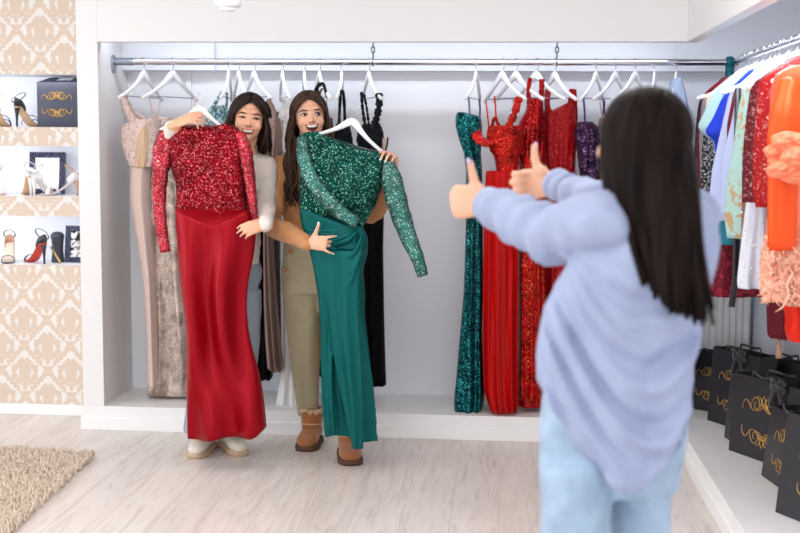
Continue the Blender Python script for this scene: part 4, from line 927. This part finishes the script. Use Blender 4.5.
# ---------------------------------------------------------------- shoes
def sneaker(name, parent, heel_p, toe_dir, L, wd, h, up_m, sole_m, label=None, boot=0., cuff_m=None):
    d = Vector(toe_dir).normalized(); sd = Vector((-d.y, d.x, 0)); b0 = Vector(heel_p)
    prof = [(0, .55, .95), (.04, .8, 1.0), (.15, .92, 1.02), (.35, .9, .98), (.55, 1., .80), (.75, 1.06, .62), (.9, .88, .5), (.97, .62, .42), (1., .3, .3)]
    C = catmull(prof, 26); mb = MB(); R = []
    for t, w, hh in C:
        c = b0+d*(t*L); R.append([c+sd*(w*wd*math.copysign(abs(math.cos(a))**.7, math.cos(a)))+Vector((0, 0, .018+h*hh*(.5+.5*math.sin(a)))) for a in np.linspace(0, 2*PI, 21)[:-1]])
    mb.loft(R); u = mb.build(name, up_m, parent, label=label)
    mb = MB(); R = []
    for t, w, hh in C:
        c = b0+d*(t*L*1.03-.004); ww = w*wd*1.1; R.append([c+sd*(ww*k[0])+Vector((0, 0, k[1])) for k in ((-1, 0), (-1.02, .014), (-.96, .027), (.96, .027), (1.02, .014), (1, 0))])
    mb.loft(R); mb.build('sole', sole_m, u)
    if boot:
        c = b0+d*(.30*L); mb = MB(); mb.sweep([c+Vector((0, 0, .05)), c+Vector((0, 0, .10)), c-d*.004+Vector((0, 0, boot-.02)), c-d*.004+Vector((0, 0, boot))], [.048, .05, .056, .058], [.062, .06, .062, .062], n=20, ref=d); mb.build('shaft', up_m, u)
        mb = MB(); rg = random.Random(4)
        for k in range(70):
            a = rg.uniform(0, 2*PI); mb.ball(c-d*.004+sd*(.058*math.cos(a))+d*(.062*math.sin(a))+Vector((0, 0, boot+rg.uniform(-.008, .008))), rg.uniform(.007, .012), nu=7, nv=5)
        mb.build('fleece_cuff', cuff_m, u)
        for e in (.10, .05):
            mb = MB(); mb.sweep([c+d*(.06 if e > .07 else .05)*math.cos(a)+sd*(.052*math.sin(a))+Vector((0, 0, e+.01*math.cos(a))) for a in np.linspace(-1.5, 1.5, 15)], .003, n=6); mb.build('seam', cuff_m, u)
    else:
        for k in range(4):
            t = .42+.085*k; c = b0+d*(t*L); z = .018+h*np.interp(t, [p[0] for p in prof], [p[2] for p in prof])
            mb = MB(); mb.sweep([c+sd*(wd*.62*q)+Vector((0, 0, z-.012*q*q+.002)) for q in np.linspace(-1, 1, 9)], .004, .002, n=6, ref=(0, 0, 1)); mb.build('lace', up_m, u)
    return u
# ================================================================ WOMAN WITH THE RED DRESS
Y1 = -.42
J = dict(pel=at(226, 268, Y1), wai=at(234, 228, Y1), che=at(240, 188, Y1), nek=at(246, 153, Y1), sR=at(214, 168, Y1), sL=at(266, 167, Y1),
         eR=at(172, 172, -.50), wR=at(176, 124, -.755), eL=at(267, 202, -.50), wL=at(265, 225, -.775), hL=at(241, 290, Y1), hR=at(211, 290, Y1), kL=at(240, 365, Y1-.02), kR=at(206, 368, Y1-.02),
         aL=at(230, 432, -.36), aR=at(199, 435, -.44))
P1 = thing('person', 'smiling woman with straight dark hair holding up the red sequin dress', 'person', (J['pel'].x, Y1, 0))
hc, hr = at(248.5, 119.5, Y1-.06), rot(14, -4, 6)
bm_ = MB(); skeleton(bm_, J, (0, -1, 0)); head(bm_, hc, hr, J['nek']-Vector((0, 0, .02)))
tR = hand(bm_, J['wR'], (.88, -.10, .34), (-.22, -.62, .72), -1, [(28, 46, 28), (32, 48, 28), (36, 50, 30), (40, 52, 32)], (6, 1, -4, -9), [(.030, .022, -.006), (.046, .05, -.022), (.05, .075, -.036), (.05, .096, -.046)], sc=.88)
tL = hand(bm_, J['wL'], (-.86, -.42, -.20), (-.38, -.90, .14), 1, [(30, 32, 18), (32, 33, 18), (34, 34, 18), (36, 36, 20)], (5, 1.5, -2, -6), [(.028, .022, -.008), (.040, .045, -.026), (.042, .066, -.044), (.04, .08, -.058)], sc=.80, w0=-.004)
body1 = bm_.build('body', SKIN2, P1, remesh=.0042, smoothit=3)
nails(tR, NAIL, body1, (0, 1, 2, 3)); nails(tL, NAIL, body1, (0, 1, 2, 3))
f1 = Face(body1, hc, hr); face(f1, .0028, .002, 'smile', -.056)
hair(P1, hc, hr, H1, .135, n=85, a0=62, seed=3, part=.02, fr=(1.0, 1.35), front=.0, rad=.010, side_len=(.65, 1.0), spread=.016)
TOP1 = plain('cream_jersey', (224, 214, 206), .75, var=.03, vscale=14)
mb = MB()
mb.sweep([at(230, 262, Y1), J['wai'], J['che'], at(243, 168, Y1), at(246, 158, Y1)], [.135, .126, .142, .15, .075], [.105, .095, .108, .085, .06], n=24, ref=(0, -1, 0), rnd=True)
limb(mb, [J['sR'], at(240, 162, Y1), J['sL']], [.05, .056, .05])
limb(mb, [J['sR'], J['eR'], at(171, 127.5, -.735)], [.052, .040, .031]); limb(mb, [J['sL'], J['eL'], midp(J['eL'], J['wL'], .5), midp(J['eL'], J['wL'], .99)], [.052, .042, .038, .032])
o = mb.build('top', TOP1, P1, remesh=.007, smoothit=5, label='cream long sleeved top'); wrinkle(o, .006, 14, (1, 1, 1.6), 2.)
JEAN = plain('jeans_grey_blue', (148, 156, 170), .85, var=.08, vscale=60, bump=.2, bscale=300, bdist=.001)
trousers('jeans', JEAN, P1, J, (0, -1, 0), (.165, .115), (.095, .078, .070), hem=.015, w=.007, sc=9.)
SNK = plain('sneaker_cream', (222, 212, 198), .6, var=.05, vscale=30); SNKS = plain('sneaker_sole', (196, 168, 138), .6)
pR, pL = at(199, 451, z=0), at(224, 449, z=0)
sneaker('sneaker', P1, pR+Vector((.03, .10, 0)), (-.06, -1, 0), .25, .043, .085, SNK, SNKS)
sneaker('sneaker', P1, pL+Vector((-.02, .08, 0)), (.55, -.83, 0), .25, .043, .085, SNK, SNKS)
# ================================================================ WOMAN WITH THE GREEN DRESS
Y2 = -.35
J = dict(pel=at(318, 262, Y2), wai=at(312, 232, Y2), che=at(309, 190, Y2), nek=at(307, 153, Y2), sR=at(281, 167, Y2), sL=at(334, 168, Y2),
         eR=at(271, 224, -.50), wR=at(309, 244, -.79), eL=at(370, 214, Y2-.04), wL=at(393, 172, -.64), hL=at(334, 288, Y2), hR=at(303, 288, Y2), kL=at(340, 362, Y2), kR=at(305, 358, Y2+.10),
         aL=at(347, 436, -.37), aR=at(310, 430, -.13))
P2 = thing('person', 'laughing woman in tan top and khaki trousers holding up the green dress', 'person', (J['pel'].x, Y2, 0))
hc, hr = at(309.5, 117, Y2-.07), rot(14, -7, -4)
bm_ = MB(); skeleton(bm_, J, (0, -1, 0), .75); head(bm_, hc, hr, J['nek']-Vector((0, 0, .02)))
tR = hand(bm_, J['wR'], (.88, -.30, .06), (.20, -.96, .05), -1, [(16, 40, 36), (66, 84, 50), (68, 84, 50), (20, 24, 20)], (6, -2, -16, -34), [(.026, .022, -.002), (.052, .042, .002), (.08, .056, .004), (.104, .066, .004)], sc=.82)
tL = hand(bm_, J['wL'], (-.08, -.52, .85), (.42, .74, .50), 1, [(44, 50, 30), (46, 52, 30), (48, 54, 30), (50, 56, 30)], (6, 1, -4, -9), [(.030, .022, -.006), (.045, .05, -.02), (.045, .075, -.035), (.04, .09, -.05)])
body2 = bm_.build('body', SKIN, P2, remesh=.0042, smoothit=3)
nails(tR, NAIL, body2, (0, 3, 4)); nails(tL, NAIL, body2, (0, 1, 2, 3))
f2 = Face(body2, hc, hr); face(f2, .0064, .003, 'laugh')
hair(P2, hc, hr, H2, .40, n=80, a0=64, wave=.024, seed=5, part=-.05, fr=(1.0, .95), front=.035, rad=.0085, spread=.014, side_len=(1.05, .9))
TOP2 = plain('tan_knit', (188, 130, 78), .7, var=.04, vscale=18, sheen=.2)
mb = MB()
mb.sweep([at(313, 243, Y2), at(312, 234, Y2), at(310, 212, Y2), J['che'], at(308, 168, Y2), at(307, 157, Y2)], [.110, .120, .130, .145, .15, .08], [.070, .080, .096, .108, .085, .06], n=24, ref=(0, -1, 0), rnd=True)
limb(mb, [J['sR'], at(308, 161, Y2), J['sL']], [.05, .057, .05])
limb(mb, [J['sR'], midp(J['sR'], J['eR'], .6), J['eR'], midp(J['eR'], J['wR'], .5), midp(J['eR'], J['wR'], .97)], [.052, .05, .045, .042, .031])
limb(mb, [J['sL'], J['eL'], midp(J['eL'], J['wL'], .86)], [.052, .043, .033])
o = mb.build('top', TOP2, P2, remesh=.007, smoothit=5, label='fitted tan long sleeved top'); wrinkle(o, .006, 15, (1, 1, 1.7), 5.)
KHAK = plain('khaki_twill', (176, 164, 134), .8, var=.04, vscale=25)
mb = MB(); lat = Vector((1, 0, 0))
def leg2(rows, Y, lean=0.): drape(mb, rows, Y, lean=lean, dep=.085, amp=.006, nf=3, n=40, nr=26, power=.9)
leg2([(243, 284.5, 340), (252, 284, 345), (270, 282, 352), (292, 282.5, 354)], Y2)
leg2([(280, 282.5, 322), (300, 284, 321), (330, 287, 321), (360, 290.5, 320), (390, 294.5, 318.5, .7), (415, 298, 318.5, .55)], Y2, lean=.21)
leg2([(280, 318, 354), (330, 322, 356), (390, 330, 358), (428, 334, 357)], Y2, lean=-.02)
o = mb.build('trousers', KHAK, P2, remesh=.008, smoothit=4, label='high waisted khaki trousers'); wrinkle(o, .004, 9, (1, 1, .35), 3.)
MB().sweep([at(x, y, -.52) for x, y in ((284.5, 246), (300, 247.5), (316, 248), (332, 247))], .014, .03, n=10, ref=(0, 0, 1)) if False else None
for (bx, by) in ((289.8, 251.5), (284.6, 269.5)):
    MB().ball(at(bx, by, Y2-.078), (.011, .006, .011)).build('button', plain('horn_button', (176, 120, 66), .3, .4), P2)
SUED = plain('chestnut_suede', (162, 100, 50), .85, var=.1, vscale=18, sheen=.4); SUES = plain('boot_sole', (88, 56, 36), .7); FLE = plain('boot_fleece', (206, 172, 138), .9, sheen=.5)
pR, pL = at(308, 452, z=0), at(352, 466, z=0)
sneaker('boot', P2, pR+Vector((-.004, .235, 0)), (-.05, -1, 0), .235, .05, .085, SUED, SUES, boot=.17, cuff_m=FLE)
sneaker('boot', P2, pL+Vector((-.055, .24, 0)), (.22, -1, 0), .245, .05, .085, SUED, SUES, boot=.17, cuff_m=FLE)
# ================================================================ WOMAN SEEN FROM BEHIND
Y3 = -3.5
fd = Vector((-math.sin(math.radians(38)), math.cos(math.radians(38)), 0)); lf = Vector((-fd.y, fd.x, 0))
pel = at(612, 418, Y3)
J = dict(pel=pel, wai=at(622, 335, Y3), che=at(640, 262, Y3), nek=at(652, 196, Y3), sL=at(601, 222, -3.57), sR=at(689, 216, -3.36),
         eL=at(551, 234, -3.34), wL=at(486, 204, -3.10), eR=at(634, 214, -3.12), wR=at(554, 184, -2.90),
         hL=pel+lf*.085-Vector((0, 0, .07)), hR=pel-lf*.085-Vector((0, 0, .07)))
for s_, px in (('L', 578), ('R', 644)):
    q = at(px, 533, Y3+(-.05 if s_ == 'L' else .05)); J['k'+s_] = Vector((q.x, q.y, .50)); J['a'+s_] = Vector((q.x, q.y, .09)); J['h'+s_] = at(px+1, 440, Y3+.05)
P3 = thing('person', 'woman with long dark hair and blue shirt seen from behind, thumbs up', 'person', (pel.x, Y3, 0))
hc, hr = at(638, 142, -3.545), rot(-128, -4, -4)
bm_ = MB(); skeleton(bm_, J, fd, .72); head(bm_, hc, hr, J['nek']-Vector((0, 0, .02)), .85)
FIST = [(78, 98, 62), (80, 100, 62), (82, 100, 62), (84, 100, 60)]
tL = hand(bm_, J['wL'], (-.80, .60, .0), (-.60, -.80, .08), 1, FIST, (2, 0, -1, -3), [(.028, .026, -.006), (.046, .042, -.006), (.072, .048, -.002), (.096, .050, .006)], sc=1.0)
tR = hand(bm_, J['wR'], (-.82, .56, -.08), (.56, .82, .0), -1, FIST, (2, 0, -1, -3), [(.028, .026, -.006), (.046, .044, -.006), (.072, .052, -.002), (.098, .056, .006)], sc=1.0)
body3 = bm_.build('body', SKIN, P3, remesh=.0048, smoothit=3)
nails(tL, NAILP, body3, (4,)); nails(tR, NAILP, body3, (4,))
f3 = Face(body3, hc, hr); face(f3, .0055, 0., 'smile')
hair(P3, hc, hr, H3, .325, .83, n=190, a0=34, seed=9, part=0., fr=(.80, 1.02), front=.0, rad=.0095, drift=(.10, -.24, 0), spread=.008, rend=.4, tipin=.058)
SHIRT = plain('blue_cotton', (163, 173, 202), .8, var=.03, vscale=10, spec=.2)
mb = MB()
DR3 = dict(dep=.115, amp=.012, nf=4, n=96, nr=60, power=.85)
drape(mb, [(196, 628, 690), (203, 606, 708), (215, 590, 716), (240, 580, 716), (262, 573, 713), (285, 560, 708), (310, 548, 701), (340, 540, 695), (365, 538, 692), (392, 539, 691)], Y3, seed=4,
      bot=[(-1, -14), (-.85, 8), (-.6, 36), (-.3, 68), (0, 85), (.16, 90), (.4, 82), (.66, 60), (.9, 32), (1, 4)], **DR3)
limb(mb, [J['sL']+Vector((.03, 0, 0)), J['sL'], midp(J['sL'], J['eL'], .5), J['eL'], midp(J['eL'], J['wL'], .5), midp(J['eL'], J['wL'], .92)], [.05, .058, .06, .057, .050, .040])
limb(mb, [J['sR'], midp(J['sR'], J['eR'], .5), J['eR'], midp(J['eR'], J['wR'], .5), midp(J['eR'], J['wR'], .92)], [.060, .058, .051, .043, .036])
o = mb.build('shirt', SHIRT, P3, remesh=.007, smoothit=4, label='oversized light blue shirt'); wrinkle(o, .010, 11, (1, 1, .8), 1.)
def swags(o, root):             # cloth hangs in soft curved folds across the back and tail
    for v in o.data.vertices:
        p = v.co + root; n = v.normal
        if n.y > .1: continue
        w = min(1, (.1-n.y)/.5)*max(0, min(1, (1.30-p.z)/.15))*max(0, min(1, (p.z-.78)/.07)); x = p.x-.30
        if w <= 0: continue
        k = 5.5 if x < 0 else 9.; f = p.z-k*x*x+.018*math.sin(x*22+p.z*9)
        v.co.y -= w*(.011*math.sin(f*64)+.006*math.sin(f*117+1.3+x*14)+.006*math.sin(f*33+x*20))
    o.data.update()
swags(o, P3.location)
for v in o.data.vertices:       # creases round the stretched sleeves
    p = v.co + P3.location
    for a, b in ((J['sL'], J['wL']), (J['sR'], J['wR'])):
        ax = b-a; t_ = (p-a).dot(ax)/ax.length_squared
        if .08 < t_ < .98 and ((p-a)-ax*t_).length < .13:
            q = t_*ax.length+.35*(p.z-a.z)+.02*mnoise.noise(p*14)
            v.co += v.normal*(.0055*math.sin(q*72)+.004*math.sin(q*41+p.z*30))*min(1, (t_-.08)/.15); break
o.data.update()
for w_, e_ in (('wL', 'eL'), ('wR', 'eR')):
    a = midp(J[e_], J[w_], .80); b = midp(J[e_], J[w_], .97); MB().sweep([a, midp(a, b), b], [.044, .041, .042] if w_ == 'wL' else [.041, .038, .039], n=20).build('cuff', SHIRT, P3)
DEN = plain('pale_denim', (160, 182, 204), .85, var=.16, vscale=16, bump=.2, bscale=300, bdist=.001)
mb = MB()
drape(mb, [(360, 552, 684), (385, 543, 688), (415, 540.5, 688), (450, 539.5, 684, .95), (470, 539.7, 681, .8), (492, 540, 678, .6)], Y3+.03, dep=.115, amp=.004, nf=3, n=48, nr=20, power=.85)
for s_, (a, b) in (('L', (541, 612)), ('R', (613.5, 674))):
    yy = J['k'+s_].y; q0, q1 = at((a+b)/2, 470, yy), at((a+b)/2-(1 if s_ == 'L' else 4), 533, yy); hw = (b-a)/2/ppm(yy)
    C = [tuple(q0+Vector((0, .03, 0)))+(hw,), tuple(q1)+(hw*.98,), (J['k'+s_].x, yy, .5, hw*.88), (J['a'+s_].x, yy+.01, .06, hw*.80)]; C = catmull(C, 24)
    mb.sweep([c[:3] for c in C], [c[3] for c in C], [c[3]*1.1 for c in C], n=24, ref=(0, -1, 0))
o = mb.build('jeans', DEN, P3, remesh=.0075, smoothit=14, label='pale blue jeans'); wrinkle(o, .004, 11, (1, 1, 1.2), 7.)
for s_ in 'LR':
    q = J['a'+s_]; sneaker('sneaker', P3, Vector((q.x, q.y, 0))-fd*.07, fd, .25, .043, .085, SNK, SNKS)
# ================================================================ THE HELD DRESSES
M_RSEQ = sequin('crimson_sequin', (80, 0, 10), (136, 0, 18), (240, 130, 140), 235, .75, .34, .58, (0, .35, .8, .965))
M_RSHEER = sequin('crimson_sheer', (128, 14, 30), (186, 48, 62), (240, 160, 164), 235, .75, .34, .58, (0, .3, .78, .95))
M_RSATIN = satin('crimson_satin', (152, 0, 20), .38, metal=.4, bump=.2)
M_GSEQ = sequin('green_sequin', (1, 36, 33), (4, 70, 63), (150, 212, 182), 235, .75, .34, .58, (0, .35, .82, .97))
M_GSHEER = sequin('green_sheer', (24, 78, 72), (66, 128, 118), (214, 240, 226), 235, .75, .34, .58, (0, .3, .8, .95))
M_GSATIN = satin('green_satin', (0, 88, 86), .38, metal=.4, bump=.2)
GH = 'hangers held by the women'
def hmat(px, py, Y, tilt, yaw):
    return Matrix.Translation(at(px, py, Y)) @ Matrix.Rotation(math.radians(yaw), 4, 'Z') @ Matrix.Rotation(math.radians(tilt), 4, 'Y')
YD = -.70
hanger(None, 0, 'white hanger in the raised hand, holding the red long sleeved dress', GH, M=hmat(200.5, 97, YD+.01, 4, 0) @ Matrix.Scale(.82, 4))
t = thing('dress', 'red long sleeved sequin dress with satin skirt held by the woman on a hanger', 'dress', (at(215, 300, YD).x, YD, at(215, 438, YD).z), 0, 'dresses held up by the women')
def part(nm, mt, rows, Y=YD, label=None, **kw): mb = MB(); drape(mb, rows, Y, **kw); return mb.build(nm, mt, t, label=label)
part('bodice', M_RSEQ, [(128, 163, 241), (140, 167, 242), (155, 170, 243.5), (166, 171, 244), (188, 176.5, 247), (206, 176, 249), (232, 177, 250)], dep=.05, amp=.006, nf=5, seed=3,
     top=[(-1, 3), (-.8, -2), (-.62, -5.5), (-.3, .5), (0, 2), (.3, .5), (.62, -5), (.85, -1), (1, 4)])
part('skirt', M_RSATIN, [(206, 175.5, 250), (222, 176, 256), (240, 177.5, 255.5), (262, 178.5, 252.5), (282, 180, 248), (305, 183.5, 246.5), (329, 186.5, 248), (349, 187, 252), (375, 187, 259), (400, 187, 263), (420, 187, 265), (433, 187.5, 266)], YD-.012,
     dep=.06, amp=.030, nf=2.5, seed=12, grow=.6, drift=1.5, top=[(-1, 0), (-.5, 10), (.02, 20), (.5, 11), (1, 2)], bot=[(-1, 6), (-.5, 5), (0, 2), (.4, 2.5), (.7, 3), (.85, 0), (1, -6)])
for nm, pts in (('sleeve', [(166, 131, YD, .03, .03), (163, 150, YD-.005, .045, .03), (160, 178, YD-.01, .036, .026), (159.5, 205, YD-.01, .030, .022), (162, 232, YD-.015, .027, .02), (165.5, 252, YD-.015, .024, .016)]),
                ('sleeve', [(240, 133, YD, .022, .03), (245, 150, YD-.02, .03, .03), (249, 172, YD-.04, .026, .026), (252, 197, YD-.05, .021, .02), (256, 222, YD-.055, .012, .014)])):
    mb = MB(); sleeve(mb, pts, wr=.05, n=40, nw=14); mb.build(nm, M_RSHEER, t, label='sheer sequinned sleeve')
YG = -.70
hanger(None, 0, 'white hanger tilted in front of the laughing woman, holding the green dress', GH, M=hmat(355.5, 109.5, YG+.01, 13, 0) @ Matrix.Scale(.86, 4))
t = thing('dress', 'emerald long sleeved sequin dress with draped satin skirt held up on a tilted hanger', 'dress', (at(340, 300, YG).x, YG, at(340, 445, YG).z), 0, 'dresses held up by the women')
part('bodice', M_GSEQ, [(148, 298.5, 389), (160, 298.5, 388), (172, 299, 386), (190, 299.5, 381), (207, 299.5, 375, .8), (218, 300, 368, .5), (228, 302, 362, .3)], YG, dep=.05, amp=.007, nf=5, seed=6,
     top=[(-1, -9), (-.95, -12), (-.83, -15.5), (-.6, -17), (-.4, -12), (-.17, -6), (.15, 0), (.83, 5), (1, 9)], topv=.5)
mb = MB()
drape(mb, [(206, 299, 364), (226, 301.5, 364), (240, 307, 369), (252, 310, 366), (270, 314, 362.5), (290, 317, 365), (313, 320.5, 364.5, .8), (350, 320.5, 369, .5), (384, 321, 374, .35), (420, 323.5, 377.5, .35), (437, 324.5, 378.5, .35)], YG+.005, lean=.03,
     dep=.045, amp=.008, nf=3, seed=3, drift=.8, top=[(-1, 0), (0, 14), (.5, 18), (1, 20)], bot=[(-1, 1), (-.3, -3), (0, 2), (.6, 5), (1, 5)])
drape(mb, [(250, 322, 362), (290, 326, 359), (330, 330, 360), (364, 334.5, 362), (400, 342, 364), (449, 352, 363.5)], YG-.048, dep=.014, amp=.011, nf=1.8, seed=8, drift=.8, lean=-.008)
drape(mb, [(232, 306, 338), (250, 310, 338), (290, 317.5, 337), (330, 321, 334), (364, 320.5, 333), (400, 321.5, 333.5), (434, 324, 336.5)], YG-.032, dep=.018, amp=.014, nf=1.9, seed=5, drift=.9)
rg = random.Random(8)
for k in range(4):
    x0, y0 = 359+rg.uniform(-1, 5), 228+k*6; x1, y1 = 334-rg.uniform(0, 12), 246+k*19
    C = catmull([(x0, y0, YG-.045), ((x0+x1)/2+6, (y0+y1)/2+rg.uniform(2, 10), YG-.052), (x1, y1, YG-.035)], 16)
    W = [at(c[0], c[1], c[2]) for c in C]; mb.sweep(W, [.012*math.sin(PI*(i+.4)/16.2)+.002 for i in range(16)], [.018*math.sin(PI*(i+.4)/16.2)+.001 for i in range(16)], n=8)
mb.ball(at(361, 243, YG-.01), (.032, .03, .06)); mb.build('skirt', M_GSATIN, t, remesh=.0045, smoothit=7)
for pts in ([(303, 138, YG-.03, .026, .03), (303.5, 155, YG-.055, .030, .024), (310, 175, YG-.07, .032, .022), (325, 197, YG-.075, .032, .02), (342, 213, YG-.075, .030, .018), (358, 223, YG-.07, .026, .014)],
            [(388, 161, YG-.01, .024, .03), (391, 178, YG-.01, .046, .03), (398, 206, YG, .046, .026), (408, 236, YG, .038, .022), (417, 257, YG, .030, .018), (423, 276, YG, .024, .014)]):
    mb = MB(); sleeve(mb, pts, wr=.03, n=40, nw=12); mb.build('sleeve', M_GSHEER, t, label='sheer sequinned sleeve')
# ================================================================ LIGHT
w = bpy.data.worlds.new('World'); S.world = w; w.use_nodes = True
bg = w.node_tree.nodes['Background']; bg.inputs[0].default_value = (.86, .92, 1., 1); bg.inputs[1].default_value = .7
def area(nm, loc, size, energy, col, tgt=None, sy=None):
    d = bpy.data.lights.new(nm, 'AREA'); d.shape = 'RECTANGLE'; d.size = size; d.size_y = sy or size; d.energy = energy; d.color = col
    o = bpy.data.objects.new(nm, d); COL.objects.link(o); o.location = loc
    if tgt: o.rotation_euler = (Vector(tgt)-Vector(loc)).to_track_quat('-Z', 'Y').to_euler()
    return o
for i, (x, y, e) in enumerate([(-3.2, -2.4, 9), (-1.4, -2.3, 14), (.1, -2.3, 12), (-3.2, -5.0, 8), (-1.4, -5.0, 8), (.1, -5.0, 8)]):
    area('ceiling_light', (x, y, CZ-.02), .9, e, (1., .985, .965), None, 1.0)
for a_, b_ in OP: area('shelf_light', (-2.7, YW+.03, a_-.006), .9, .6, (.92, .95, 1.), (-2.7, YW+.2, b_), .02)
area('window_light', (-5.15, -2.9, 1.4), 4.6, 60, (.93, .965, 1.), (0, -2.9, 1.4), 2.2)
area('window_light', (-1.2, -8.6, 1.5), 4.2, 58, (.93, .965, 1.), (-.8, 0, 1.1), 2.3)
# cool light strips behind the header, with their housings
STRIP = NT('strip_glow'); STRIP.b.inputs['Emission Color'].default_value = (.82, .9, 1, 1); STRIP.b.inputs['Emission Strength'].default_value = 4.
t = thing('light_strip', 'slim light strip fixed behind the header above the rail', 'light', (-.58, .075, ZT+.1))
mb = MB(); mb.box((X0+.05, .056, ZT+.10), (X1-.03, .074, ZT+.125)); mb.build('housing', WSP, t, smooth=False)
mb = MB(); mb.box((X0+.06, .058, ZT+.095), (X1-.04, .072, ZT+.0999)); mb.build('diffuser', STRIP.m, t, smooth=False)
area('strip_light', (-.58, .09, ZT+.085), 2.8, 3.4, (.84, .91, 1.), (-.58, .3, 1.4), .02)
area('strip_light', (X1+.075, -1.6, ZT+.085), .02, 11, (.84, .91, 1.), None, 2.8)
S.view_settings.view_transform = 'Standard'; S.view_settings.look = 'None'; S.view_settings.gamma = 1.; S.view_settings.use_curve_mapping = False
S.view_settings.exposure = 0.36
S.cycles.use_denoising = True
S.cycles.max_bounces = 8
